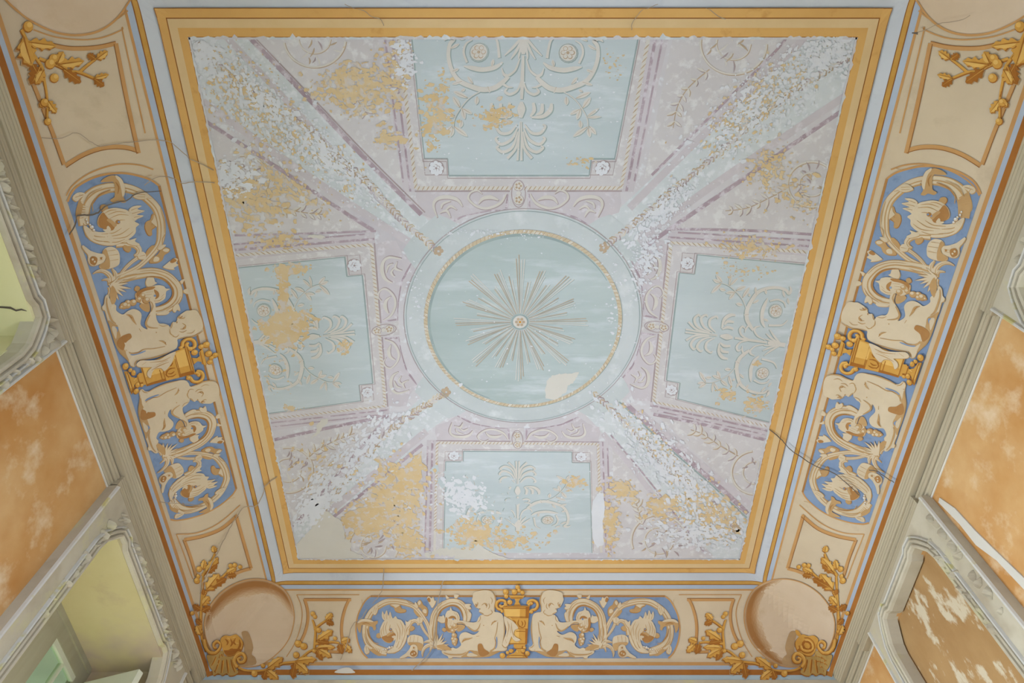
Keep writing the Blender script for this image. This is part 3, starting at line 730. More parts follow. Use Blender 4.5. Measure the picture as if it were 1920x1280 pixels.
    p.build()
def frieze_base(root, pls, ctr):
    """blue ground, outline and central urn of a whole frieze panel"""
    p = Part('blue_ground', root, lambda q: q, 0)
    half = [[pl(P(*A_(q))) for q in cr(GROUND, 4)] for pl in pls]
    p.fill(half[0] + list(reversed(half[1])), 'fr_blue', 0, smooth=False); p.build()
    p = Part('panel_line', root, lambda q: q, 1)
    for h in half:
        p.stroke(h, .0030, 'line_tan', 0, n=2)
    a, b = half[0][0], half[1][0]
    p.stroke([(a[0] + (b[0] - a[0]) * k / 24, a[1] + (b[1] - a[1]) * k / 24) for k in range(25)], .0036, 'fr_dark', 0, n=1)
    a, b = half[0][-1], half[1][-1]
    p.build()
def urn(root, pl):
    p = Part('urn', root, both(V_, pl), 12)
    g1, g2, g3 = GO
    for q in ([(438, 290), (522, 290), (500, 332), (532, 388), (428, 388), (456, 332)], [(350, 240), (592, 240), (556, 292), (384, 292)],
              [(430, 972), (600, 972), (590, 1042), (534, 1062), (544, 1120), (622, 1150), (640, 1196), (312, 1196), (330, 1150), (428, 1120), (470, 1062), (420, 1012)]): p.fill(q, g2, 0, smooth=False)
    p.fill([(262, 392), (664, 392), (622, 976), (340, 976)], g2, 1, smooth=False)
    p.fill([(285, 440), (520, 440), (500, 955), (362, 955)], g1, 2, smooth=False)
    p.fill([(606, 405), (658, 405), (624, 970), (596, 970)], g3, 2, smooth=False)
    for y, x0, x1 in ((408, 264, 660), (432, 270, 656), (560, 330, 650), (576, 380, 648), (740, 470, 634), (776, 460, 630), (966, 345, 622), (1040, 425, 590), (1160, 330, 622), (1192, 315, 638), (278, 378, 560), (384, 430, 530)): p.stroke([(x0, y), (x1, y)], 9, g3, 3)
    p.fill([(392, 580), (645, 580), (634, 735), (470, 735)], g2, 3, smooth=False)
    for v_ in ([(420, 610), (450, 640), (440, 660)], [(500, 600), (490, 660), (520, 720)], [(540, 620), (560, 660), (545, 700)], [(585, 610), (600, 660), (580, 715)], [(510, 690), (550, 720), (600, 700)]): p.stroke(v_, [8, 18, 8], g3, 4)
    p.stroke([(470, 1070), (480, 1110)], [20, 14], g1, 2); p.stroke([(360, 1172), (560, 1172)], 16, g1, 2)
    p.stroke([(560, 1000), (550, 1080), (590, 1150), (625, 1190)], [20, 14, 18, 12], g3, 2)
    p.build()
    for pts in ([(262, 490), (240, 455), (190, 435), (165, 390), (180, 335), (230, 308), (285, 318), (305, 350)], [(300, 385), (270, 400), (235, 405), (215, 380)], [(665, 500), (690, 460), (750, 440), (780, 390), (765, 335), (710, 308), (650, 325), (630, 370)], [(640, 385), (680, 350), (705, 370)]):
        p = Part('handle', root, both(V_, pl), 13); p.stroke([(x + 4, y + 6) for x, y in pts], 48, g3, 0); p.stroke(pts, 36, g2, 1); p.stroke([(x - 3, y - 5) for x, y in pts], 12, g1, 2); p.build()
    for c, r in (((305, 185), 44), ((312, 250), 34), ((435, 185), 44), ((482, 115), 38), ((505, 165), 30), ((555, 195), 34), ((365, 338), 40), ((302, 372), 30), ((385, 1078), 38), ((332, 1112), 27), ((256, 1156), 44), ((560, 1076), 38), ((628, 1122), 38), ((586, 1025), 24), ((250, 475), 22), ((688, 480), 30)):
        p = Part('fruit', root, both(V_, pl), 14); p.ball(c, r, GO, 0); p.build()
    p = Part('drapery', root, both(V_, pl), 18)
    q = [(280, 545), (340, 580), (420, 630), (492, 722), (440, 756), (424, 820), (470, 872), (524, 905), (470, 930), (420, 905), (392, 850), (372, 900), (332, 992), (290, 1012), (258, 962), (296, 850), (318, 740), (288, 640)]
    p.fill([(x + 6, y + 8) for x, y in q], 'fr_mid', 0); p.fill(q, 'fr_light', 1)
    for v_ in ([(330, 620), (350, 720), (320, 860)], [(390, 650), (400, 760), (430, 870)], [(360, 660), (380, 800)], [(300, 900), (320, 960)]): p.stroke(v_, [4, 12, 4], 'fr_mid', 2)
    p.build()
FRIEZES = [('fl', 'fr', (FX, 1.25, .9), 'blue painted frieze with two seated putti by an ochre urn on the far cove'),
           ('lu', 'ld', (XC - .60, FY, .9), 'blue painted frieze with two putti and urn along the left cove'),
           ('ru', 'rd', (XC + .60, FYR, .9), 'blue painted frieze with two putti and urn along the right cove')]
for a, b, base, label in FRIEZES:
    root = thing('painted_frieze', base, label, 'frieze', 'painted putti friezes of the ceiling cove')
    pa, pb = place(a), place(b)
    frieze_base(root, (pa, pb), base)
    half_frieze(root, pa); half_frieze(root, pb); urn(root, pa)
# ------------------------------------------------------------------ corner roundels, branches, cartouches
def mirx(p): return (2 * XC - p[0], p[1])
ident = lambda p: p
def flipy(p): return (p[0], 2 * YC - p[1])
RIM = [(105, 760), (120, 660), (165, 560), (260, 445), (390, 360), (520, 320), (650, 320), (770, 358), (868, 430), (925, 540), (946, 660), (930, 780), (884, 895), (800, 1000), (690, 1088), (590, 1130), (460, 1135), (330, 1085), (190, 1000), (125, 880)]
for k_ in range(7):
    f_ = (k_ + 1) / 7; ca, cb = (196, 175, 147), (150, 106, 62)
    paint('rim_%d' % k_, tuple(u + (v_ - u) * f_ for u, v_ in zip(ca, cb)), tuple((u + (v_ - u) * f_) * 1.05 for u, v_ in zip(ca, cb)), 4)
def roundel(pl, label, shade_from, base):
    root = thing('corner_roundel', base, label, 'roundel', 'painted roundels in the cove corners')
    tf = both(R8, pl)
    p = Part('disc', root, tf, 2); p.fill(RIM, 'disc', 0); p.build()
    n = len(RIM); c = (525, 725)
    ring = cr(RIM, 4, True); N = len(ring)
    p = Part('rim_line', root, tf, 5); p.stroke(RIM, 9, 'line_tan', 0, closed=True); p.build()
    def arc(a, b): return [ring[k % N] for k in range(int(a * N), int(b * N) + 1)]
    if not shade_from: return root
    a, b = shade_from
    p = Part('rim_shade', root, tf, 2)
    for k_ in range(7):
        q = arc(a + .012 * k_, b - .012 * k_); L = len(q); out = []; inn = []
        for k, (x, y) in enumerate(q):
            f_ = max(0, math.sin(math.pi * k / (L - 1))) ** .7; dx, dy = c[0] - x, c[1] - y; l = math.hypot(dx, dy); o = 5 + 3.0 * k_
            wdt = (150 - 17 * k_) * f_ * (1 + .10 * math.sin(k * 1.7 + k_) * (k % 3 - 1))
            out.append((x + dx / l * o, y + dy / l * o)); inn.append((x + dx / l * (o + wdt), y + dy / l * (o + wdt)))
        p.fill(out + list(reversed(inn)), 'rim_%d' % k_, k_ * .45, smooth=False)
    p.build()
    return root
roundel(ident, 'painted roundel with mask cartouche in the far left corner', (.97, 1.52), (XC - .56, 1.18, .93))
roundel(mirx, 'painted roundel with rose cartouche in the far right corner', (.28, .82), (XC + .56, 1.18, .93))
SH = (P(130, 52)[1] + (P(470, 1085)[1])) / 2    # the near roundels mirror the far ones
def near(p): return (p[0], 2 * SH - p[1])
roundel(near, 'painted roundel cut off by the upper left edge of the view', None, (XC - .56, -.07, .93))
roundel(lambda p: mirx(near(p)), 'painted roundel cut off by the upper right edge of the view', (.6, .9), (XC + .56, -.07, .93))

def oak_leaf(a, b, wd):
    """lobed leaf outline from stalk a to tip b"""
    dx, dy = b[0] - a[0], b[1] - a[1]; l = math.hypot(dx, dy); ux, uy = dx / l, dy / l; nx, ny = -uy, ux
    pr = [(.0, .04), (.12, .26), (.20, .62), (.30, .86), (.38, .50), (.46, .66), (.56, 1.0), (.64, .54), (.72, .56), (.82, .66), (.88, .34), (1.0, .0)]
    L = [(a[0] + ux * l * t + nx * wd / 2 * h, a[1] + uy * l * t + ny * wd / 2 * h) for t, h in pr]
    Rr = [(a[0] + ux * l * t - nx * wd / 2 * h, a[1] + uy * l * t - ny * wd / 2 * h) for t, h in pr[:-1]]
    return L + list(reversed(Rr))
def branch(root, tf, stems, lvs, acorns, sw, lay):
    br = Part('oak_branch', root, tf, lay)
    for s_ in stems: br.stroke([(x + sw * .2, y + sw * .3) for x, y in s_], [sw * 1.3, sw], 'gold_dark', 0); br.stroke(s_, [sw, sw * .7], 'gold', 1)
    br.build()
    for a, b, wd, dk in lvs:
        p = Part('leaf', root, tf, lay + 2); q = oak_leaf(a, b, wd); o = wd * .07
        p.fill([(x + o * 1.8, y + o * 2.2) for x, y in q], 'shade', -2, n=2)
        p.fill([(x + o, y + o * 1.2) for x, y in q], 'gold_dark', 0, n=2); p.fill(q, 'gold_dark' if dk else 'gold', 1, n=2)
        if not dk:
            mx_, my_ = (a[0] + b[0]) / 2, (a[1] + b[1]) / 2; nx, ny = -(b[1] - a[1]), b[0] - a[0]
            p.fill([(a[0] + (b[0] - a[0]) * t + nx * h * wd / math.hypot(nx, ny), a[1] + (b[1] - a[1]) * t + ny * h * wd / math.hypot(nx, ny)) for t, h in ((.15, -.05), (.3, -.28), (.55, -.34), (.8, -.2), (.9, -.02), (.5, -.04))], 'gold_light', 2, n=2)
        p.stroke([a, ((a[0] + b[0]) / 2 + 2, (a[1] + b[1]) / 2 - 2), (a[0] + (b[0] - a[0]) * .92, a[1] + (b[1] - a[1]) * .92)], [wd * .07, wd * .05, wd * .02], 'gold_dark' if not dk else 'gold', 3)
        p.build()
    for c, r in acorns: p = Part('acorn', root, tf, lay + 4); p.ball(c, r, GO, 0); p.build()
FAR_STEMS = [[(420, 835), (500, 872), (620, 885), (740, 872), (830, 840)], [(830, 850), (960, 792), (1060, 778), (1130, 765), (1200, 710), (1270, 650), (1340, 620)], [(1340, 620), (1345, 540), (1352, 450), (1358, 370), (1400, 325), (1480, 270)], [(1350, 380), (1335, 310), (1318, 262)], [(1345, 550), (1450, 540), (1560, 528), (1640, 540)]]
FAR_LEAVES = [((770, 868), (965, 715), 120, 0), ((765, 880), (905, 988), 120, 0), ((760, 885), (728, 985), 100, 1), ((1110, 772), (1365, 738), 120, 0), ((1112, 785), (1075, 972), 110, 1), ((1115, 785), (1265, 912), 130, 0), ((1350, 606), (1590, 588), 96, 0), ((1360, 612), (1432, 752), 92, 1), ((1380, 620), (1545, 712), 100, 0),
              ((1366, 520), (1562, 385), 120, 0), ((1372, 522), (1525, 540), 96, 1), ((1478, 272), (1556, 180), 90, 0), ((1480, 276), (1572, 312), 84, 1), ((1640, 545), (1672, 672), 100, 1), ((1660, 535), (1765, 488), 100, 0), ((1690, 556), (1785, 655), 100, 0)]
FAR_ACORNS = [((1150, 548), 44), ((1216, 580), 44), ((1126, 690), 40), ((726, 825), 28), ((624, 918), 40), ((1396, 385), 34), ((1592, 485), 26), ((1325, 188), 30), ((1352, 225), 26), ((1340, 640), 26)]
SIDE_STEMS = [[(985, 960), (945, 840), (932, 700), (935, 580), (945, 470), (975, 385), (1040, 290), (1150, 215), (1235, 130)], [(950, 205), (1000, 130), (1062, 20), (1075, -20)], [(930, 640), (945, 420), (960, 210)]]
SIDE_LEAVES = [((930, 545), (852, 500), 76, 1), ((936, 560), (1032, 505), 76, 1), ((942, 500), (1020, 405), 92, 0), ((985, 350), (1120, 180), 130, 0), ((1020, 320), (1192, 222), 84, 1), ((975, 180), (1108, 15), 100, 0), ((992, 172), (1100, 90), 70, 1), ((955, 140), (972, 40), 76, 0), ((935, 690), (880, 640), 70, 1), ((930, 800), (885, 700), 84, 0), ((955, 330), (958, 395), 60, 1), ((1075, -30), (1060, -100), 70, 0), ((1190, 180), (1290, 120), 80, 0), ((1200, 200), (1290, 190), 70, 1)]
SIDE_ACORNS = [((915, 132), 30), ((890, 250), 32), ((1232, 98), 24), ((1276, 92), 24), ((1330, 110), 22), ((905, 205), 24), ((840, 580), 22)]
NEAR_STEMS = [[(880, 150), (780, 340), (705, 450), (684, 560), (662, 700), (664, 860)], [(730, 380), (590, 430), (480, 480), (400, 490), (270, 542)], [(400, 490), (330, 430), (255, 375)]]
NEAR_LEAVES = [((830, 250), (590, 282), 100, 0), ((870, 210), (800, 440), 170, 0), ((720, 440), (800, 580), 120, 1), ((690, 470), (765, 585), 100, 0), ((575, 430), (362, 402), 100, 0), ((585, 425), (535, 325), 100, 0), ((530, 470), (385, 572), 90, 1), ((285, 538), (160, 510), 56, 0), ((280, 545), (196, 600), 66, 1), ((262, 385), (170, 322), 76, 0), ((270, 385), (335, 345), 66, 1), ((664, 715), (585, 815), 80, 0), ((672, 715), (728, 765), 80, 0), ((800, 420), (740, 520), 90, 1)]
NEAR_ACORNS = [((826, 125), 46), ((615, 380), 38), ((642, 422), 42), ((606, 535), 38), ((664, 884), 30), ((692, 732), 34)]
def lines(root, tf, lay, thin, wide, wd, wt):
    for nm, ps, ww, mt in (('thin_line', thin, wt, 'line_tan'), ('wide_line', wide, wd, 'line_tan')):
        for q in ps:
            p = Part(nm, root, tf, lay); p.stroke(q, ww, mt, 0)
            if nm == 'wide_line':
                e = []
                for i, pt in enumerate(q):
                    a = q[max(i - 1, 0)]; b = q[min(i + 1, len(q) - 1)]; dx, dy = b[0] - a[0], b[1] - a[1]; l = math.hypot(dx, dy) or 1
                    e.append((pt[0] - dy / l * ww * .5, pt[1] + dx / l * ww * .5))
                p.stroke(e, ww * .16, 'band_dark', 1)
            p.build()
for pl, lab, bx_ in ((ident, 'oak branch panel left of the far putti frieze', -.42), (mirx, 'oak branch panel right of the far putti frieze', .42)):
    root = thing('branch_panel', (XC + bx_, 1.2, .92), lab, 'panel', 'painted oak branch panels'); tf = both(R8, pl)
    lines(root, tf, 1, [[(965, 465), (1150, 465), (1350, 465), (1545, 465)], [(968, 468), (1006, 560), (1018, 660), (992, 800), (940, 930), (872, 1040)]],
          [[(1470, 512), (1330, 512), (1180, 512), (1035, 512)], [(1040, 505), (1066, 590), (1072, 690), (1050, 800), (1005, 905)], [(1455, 505), (1420, 580), (1392, 680), (1382, 780), (1388, 880), (1398, 990)], [(1270, 992), (1400, 996)]], 26, 8)
    branch(root, both(C_, pl), FAR_STEMS, FAR_LEAVES, FAR_ACORNS, 26, 3)
for pl, lab, bx_ in ((ident, 'oak branch panel below the left putti frieze, by the far corner', -.57), (mirx, 'oak branch panel below the right putti frieze, by the far corner', .57)):
    root = thing('branch_panel', (XC + bx_, 1.03, .93), lab, 'panel', 'painted oak branch panels'); tf = both(crop(0, 640, 2), pl)
    lines(root, tf, 1, [[(660, 722), (740, 716), (820, 680), (900, 612)], [(660, 722), (690, 800), (722, 890)]], [[(885, 650), (905, 720), (925, 790), (942, 850)], [(942, 850), (900, 862), (850, 885)], [(690, 742), (760, 728), (830, 700), (890, 650)], [(690, 742), (715, 810), (735, 880)]], 12, 4)
    branch(root, both(E_, pl), SIDE_STEMS, SIDE_LEAVES, SIDE_ACORNS, 24, 3)
for pl, lab, bx_ in ((ident, 'oak branch panel above the right putti frieze', .57), (mirx, 'oak branch panel above the left putti frieze', -.57)):
    root = thing('branch_panel', (XC + bx_, .15, .93), lab, 'panel', 'painted oak branch panels'); tf = both(D_, pl)
    lines(root, tf, 1, [[(-140, 980), (-60, 640), (0, 390), (55, 152), (55, 152), (150, 194), (260, 224), (400, 232), (600, 210), (780, 152)], [(10, 0), (100, 68), (200, 110), (330, 130), (430, 130), (560, 110), (700, 60), (853, 0)], [(-210, 1270), (-100, 1235), (40, 1225), (180, 1250), (330, 1310), (450, 1400), (500, 1480)]],
          [[(-90, 1140), (-30, 890), (30, 620), (104, 262)], [(640, 272), (520, 298), (400, 304), (250, 294), (104, 262)], [(520, 1230), (610, 990), (700, 770), (790, 555)], [(-90, 1120), (20, 1092), (150, 1090), (260, 1112), (380, 1160), (510, 1240)]], 34, 12)
    branch(root, tf, NEAR_STEMS, NEAR_LEAVES, NEAR_ACORNS, 22, 3)
# corner cartouches
SHELL = [(30, 690), (100, 682), (180, 640), (240, 640), (262, 700), (330, 705), (392, 700), (382, 800), (400, 850), (432, 905), (380, 942), (322, 948), (290, 918), (240, 944), (190, 918), (130, 944), (110, 880), (70, 835), (50, 780)]
def cartouche(pl, lab, base, rose):
    root = thing('corner_cartouche', base, lab, 'cartouche', 'painted shell cartouches in the far corners'); tf = both(C_, pl)
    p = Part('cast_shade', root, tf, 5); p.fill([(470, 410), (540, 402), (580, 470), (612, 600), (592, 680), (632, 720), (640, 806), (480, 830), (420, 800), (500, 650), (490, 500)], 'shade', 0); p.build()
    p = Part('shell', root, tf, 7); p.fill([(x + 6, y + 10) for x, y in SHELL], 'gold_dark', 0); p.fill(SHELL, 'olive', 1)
    for v_ in ([(200, 680), (190, 780), (150, 900)], [(240, 690), (240, 800), (225, 920)], [(290, 720), (300, 820), (310, 920)], [(340, 720), (360, 830), (390, 910)], [(150, 690), (120, 770), (90, 820)]): p.stroke(v_, [6, 18, 8], 'gold_dark', 2); p.stroke([(x + 14, y - 4) for x, y in v_], [4, 14, 8], 'gold', 2)
    p.build()
    hd = [(200, 495), (250, 442), (330, 450), (402, 430), (462, 480), (492, 545), (462, 640), (400, 682), (312, 704), (250, 652), (222, 570)]
    p = Part('rose' if rose else 'mask', root, tf, 9); p.fill([(x + 8, y + 10) for x, y in hd], 'gold_dark', 0); p.fill(hd, 'gold', 1)
    if rose:
        for r, dr in ((100, 0), (72, 1), (44, 0)): p.disc((350, 570), r, 'gold_dark' if dr else 'gold', 2 + (100 - r) // 28); p.stroke([(350 + r * math.cos(k / 10 * 5), 570 + r * math.sin(k / 10 * 5)) for k in range(11)], 14, 'gold_dark' if not dr else 'gold_light', 3 + (100 - r) // 28)
        p.fill([(420, 440), (450, 390), (490, 380), (480, 430), (450, 460)], 'gold', 2)
    else:
        p.fill([(250, 600), (300, 640), (380, 640), (450, 600), (400, 678), (312, 700), (262, 656)], 'gold_dark', 2)
        for v_, m_ in (([(260, 480), (300, 520), (290, 560)], 'gold_dark'), ([(330, 480), (360, 540), (340, 580)], 'gold_dark'), ([(400, 480), (380, 530), (410, 560)], 'gold_dark'), ([(450, 500), (460, 570), (420, 630)], 'gold_dark'), ([(290, 470), (330, 490)], 'gold_light'), ([(360, 470), (400, 462)], 'gold_light'), ([(400, 540), (440, 545)], 'gold_light')): p.stroke(v_, [8, 26, 10], m_, 3)
    p.build()
    for q in ([(-10, 500), (10, 590), (60, 650), (130, 650), (185, 600), (195, 540), (150, 512), (110, 545), (118, 590), (145, 585)], [(420, 850), (385, 780), (410, 705), (475, 672), (515, 715), (500, 775), (450, 785), (430, 745), (465, 725)]):
        p = Part('volute', root, tf, 12); p.stroke([(x + 5, y + 8) for x, y in q], [50, 46, 40, 34], 'gold_dark', 0); p.stroke(q, [40, 36, 30, 22], 'gold', 1); p.stroke([(x - 4, y - 6) for x, y in q], [10, 10, 8, 5], 'gold_light', 2); p.build()
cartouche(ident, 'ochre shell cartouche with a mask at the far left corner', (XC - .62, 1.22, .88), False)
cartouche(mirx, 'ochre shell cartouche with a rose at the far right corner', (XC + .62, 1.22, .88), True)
# ------------------------------------------------------------------ the faded canvas
CX, CY = .0185, .5000
cv = thing('ceiling_painting', (CX, CY, 1.), 'faded pale canvas painting with sunburst medallion at the centre of the ceiling', 'painting')
px = lambda q: P(round(q[0], 2), round(q[1], 2))
IX0, IX1, IY0, IY1 = XC - HW + .037, XC + HW - .037, YC - HH + .037, YC + HH - .037   # inner edge of the orange band
def clampc(p, m=.012): return (min(max(p[0], IX0 - m), IX1 + m), min(max(p[1], IY0 - m), IY1 + m))
def jag(n=260, amp=.0035):
    rr = random.Random(3); out = []
    cs = [(IX0, IY0), (IX1, IY0), (IX1, IY1), (IX0, IY1)]
    for i in range(4):
        a, b = cs[i], cs[(i + 1) % 4]; nx, ny = (b[1] - a[1]), -(b[0] - a[0]); l = math.hypot(nx, ny); nx /= l; ny /= l
        for k in range(n):
            f_ = k / n; d = max(0, rr.gauss(-.2, 1)) * amp * .8
            out.append((a[0] + (b[0] - a[0]) * f_ + nx * d, a[1] + (b[1] - a[1]) * f_ + ny * d))
    return out
p = Part('ground', cv); p.fill([(IX0 - .012, IY0 - .012), (IX1 + .012, IY0 - .012), (IX1 + .012, IY1 + .012), (IX0 - .012, IY1 + .012)], 'cv_ground', 0, smooth=False); p.build()
# frayed rim of the canvas, lapping over the orange band
p = Part('frayed_edge', cv); rr = random.Random(11)
cs = [(IX0, IY0), (IX1, IY0), (IX1, IY1), (IX0, IY1)]
for i in range(4):
    a, b = cs[i], cs[(i + 1) % 4]; nx, ny = (b[1] - a[1]), -(b[0] - a[0]); l = math.hypot(nx, ny); nx /= l; ny /= l; n = 230
    d = [max(0, rr.gauss(.1, 1)) * .0016 * (1 if math.sin(k * .09 + i) > -.3 else .3) for k in range(n + 1)]
    for k in range(n):
        q = [(a[0] + (b[0] - a[0]) * t_ + nx * e, a[1] + (b[1] - a[1]) * t_ + ny * e) for t_, e in ((k / n, -.0025), ((k + 1) / n, -.0025), ((k + 1) / n, d[k + 1]), (k / n, d[k]))]
        bb = len(p.v); p.v += [M3(*u, 12.5 * LAY) for u in q]; p.f.append((bb + 3, bb + 2, bb + 1, bb)); p.mi.append(p.mid('cv_cream' if (k // 9 + i) % 3 else 'cv_mint'))
p.build(kind='stuff')
# corner ribs, spandrels
def poly(name, pts, mat, layer, parent=cv, smooth=False):
    p = Part(name, parent, lambda q: clampc(px(q)), layer); p.fill(pts, mat, 0, smooth=smooth); return p.build()
for q in ([(352, 52), (452, 52), (800, 410), (850, 440), (800, 470), (775, 455), (352, 190)], [(1610, 62), (1520, 55), (1130, 420), (1105, 440), (1130, 475), (1160, 462), (1600, 170)],
          [(540, 1050), (535, 985), (800, 735), (845, 740), (850, 775), (800, 810), (590, 1050)], [(1405, 965), (1405, 1050), (1345, 1050), (1110, 790), (1090, 770), (1115, 735), (1150, 735)]): poly('corner_rib', q, 'cv_mint', 1)
SPAND = [[(1265, 48), (1480, 48), (1452, 98), (1222, 328), (1208, 338), (1216, 292)], [(1259, 427), (1397, 333), (1600, 192), (1545, 440)], [(1230, 777), (1450, 828), (1425, 962), (1407, 946)], [(1148, 818), (1328, 1050), (1154, 1050)],
         [(792, 833), (792, 1050), (545, 1050), (626, 968)], [(500, 826), (728, 778), (545, 992), (520, 930)], [(380, 220), (705, 432), (440, 441), (415, 425)], [(455, 48), (705, 48), (748, 310), (757, 352)]]
SP = [poly('spandrel', q, 'cv_cream', 1) for q in SPAND]
for q, ww, m_ in (([(452, 54), (560, 165), (680, 292), (790, 402)], 9, 'cv_plum'), ([(462, 54), (570, 166), (690, 292), (797, 398)], 2.5, 'cv_shadow_plum'), ([(387, 228), (520, 314), (640, 394), (700, 432)], 7, 'cv_plum'), ([(415, 60), (520, 170), (640, 300), (760, 420)], 12, 'cv_mauve'), ([(380, 190), (520, 290), (660, 385), (770, 455)], 14, 'cv_mauve'),
                  ([(1480, 62), (1452, 98), (1340, 210), (1222, 328)], 5, 'cv_plum'), ([(1520, 60), (1400, 175), (1280, 290), (1180, 390)], 14, 'cv_mauve'), ([(1590, 200), (1490, 268), (1397, 333), (1259, 427), (1200, 470)], 8, 'cv_plum'), ([(1600, 170), (1480, 250), (1340, 345), (1210, 440)], 14, 'cv_mauve'),
                  ([(1175, 758), (1260, 836), (1340, 905), (1402, 962)], 9, 'cv_plum'), ([(1160, 752), (1250, 836), (1330, 905), (1400, 970)], 3, 'cv_shadow'), ([(1198, 770), (1290, 850), (1405, 945)], 12, 'cv_mauve'), ([(1145, 815), (1220, 905), (1322, 1037)], 3, 'cv_plum'), ([(1130, 812), (1200, 895), (1300, 1030)], 10, 'cv_mauve'),
                  ([(728, 778), (640, 880), (545, 992)], 4, 'cv_plum'), ([(745, 778), (660, 870), (560, 980)], 12, 'cv_mauve'), ([(792, 833), (710, 900), (626, 968)], 6, 'cv_plum'), ([(800, 808), (700, 890), (610, 965)], 14, 'cv_mauve'),
                  ([(440, 441), (560, 438), (705, 433)], 4, 'cv_plum'), ([(1259, 429), (1400, 432), (1535, 440)], 5, 'cv_plum'), ([(505, 826), (610, 803), (728, 779)], 6, 'cv_plum'), ([(1225, 776), (1330, 798), (1442, 826)], 6, 'cv_plum'), ([(1220, 770), (1330, 790), (1445, 815)], 3, 'cv_mauve')):
    p = Part('moulding_line', cv, px, 2); p.stroke(q, ww, m_, 0 if m_ == 'cv_mauve' else 1); p.build()
# the four panels
QUADS = {'top': ((799, 329), (1147, 329), (773, 53), (1192, 57)), 'left': ((702, 748), (676, 479), (500, 770), (441, 498)), 'right': ((1278, 475), (1246, 742), (1511, 493), (1445, 783)), 'bottom': ((1105, 847), (836, 845), (1110, 1040), (832, 1040))}
QP = {k: [px(c) for c in v_] for k, v_ in QUADS.items()}
T0 = QP['top']; LT = abs(T0[2][1] - T0[0][1])
def ur_map(name):
    iL, iR, oL, oR = QP[name]
    L = .5 * (math.dist(iL, oL) + math.dist(iR, oR)); k = LT / L
    oL = tuple(a + (b - a) * k for a, b in zip(iL, oL)); oR = tuple(a + (b - a) * k for a, b in zip(iR, oR))
    def f(q):
        u, r = q; s_ = (u + 1) / 2
        return clampc(tuple(iL[i] * (1 - s_) * (1 - r) + iR[i] * s_ * (1 - r) + oL[i] * (1 - s_) * r + oR[i] * s_ * r for i in (0, 1)))
    return f
def to_ur(p):
    r = (T0[0][1] - p[1]) / LT
    xl = T0[0][0] + (T0[2][0] - T0[0][0]) * r; xr = T0[1][0] + (T0[3][0] - T0[1][0]) * r
    return ((p[0] - (xl + xr) / 2) / ((xr - xl) / 2), r)
F_ = crop(960, 40, 4.267); G_ = crop(780, 330, 4.8)
UF = lambda q: to_ur(px(F_(q))); UG = lambda q: to_ur(px(G_(q)))
U0 = UF((70, 700))[0]
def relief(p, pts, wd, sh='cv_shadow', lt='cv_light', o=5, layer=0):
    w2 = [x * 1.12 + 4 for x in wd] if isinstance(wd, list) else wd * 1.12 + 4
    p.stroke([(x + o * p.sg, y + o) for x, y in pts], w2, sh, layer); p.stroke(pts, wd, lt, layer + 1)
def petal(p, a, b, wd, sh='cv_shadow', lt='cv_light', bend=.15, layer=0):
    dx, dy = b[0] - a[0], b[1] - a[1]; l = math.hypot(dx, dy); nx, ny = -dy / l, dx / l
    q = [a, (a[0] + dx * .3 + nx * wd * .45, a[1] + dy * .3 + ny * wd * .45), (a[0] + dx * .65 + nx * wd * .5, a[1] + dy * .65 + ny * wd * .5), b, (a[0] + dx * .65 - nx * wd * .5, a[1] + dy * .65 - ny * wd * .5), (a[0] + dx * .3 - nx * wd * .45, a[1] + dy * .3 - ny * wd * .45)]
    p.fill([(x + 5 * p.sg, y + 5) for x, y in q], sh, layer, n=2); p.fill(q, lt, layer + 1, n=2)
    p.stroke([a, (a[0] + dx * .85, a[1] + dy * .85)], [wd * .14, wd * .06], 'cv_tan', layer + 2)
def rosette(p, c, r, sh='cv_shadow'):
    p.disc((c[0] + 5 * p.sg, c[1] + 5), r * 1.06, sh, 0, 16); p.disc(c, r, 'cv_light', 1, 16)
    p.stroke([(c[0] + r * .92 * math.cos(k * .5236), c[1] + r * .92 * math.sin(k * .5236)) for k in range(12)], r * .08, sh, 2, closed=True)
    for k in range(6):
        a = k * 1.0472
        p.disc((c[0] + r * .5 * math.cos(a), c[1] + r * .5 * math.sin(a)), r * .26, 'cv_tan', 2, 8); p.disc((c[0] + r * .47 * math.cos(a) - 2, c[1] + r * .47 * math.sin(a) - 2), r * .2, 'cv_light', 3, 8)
    p.disc(c, r * .18, 'cv_tan', 3, 8)
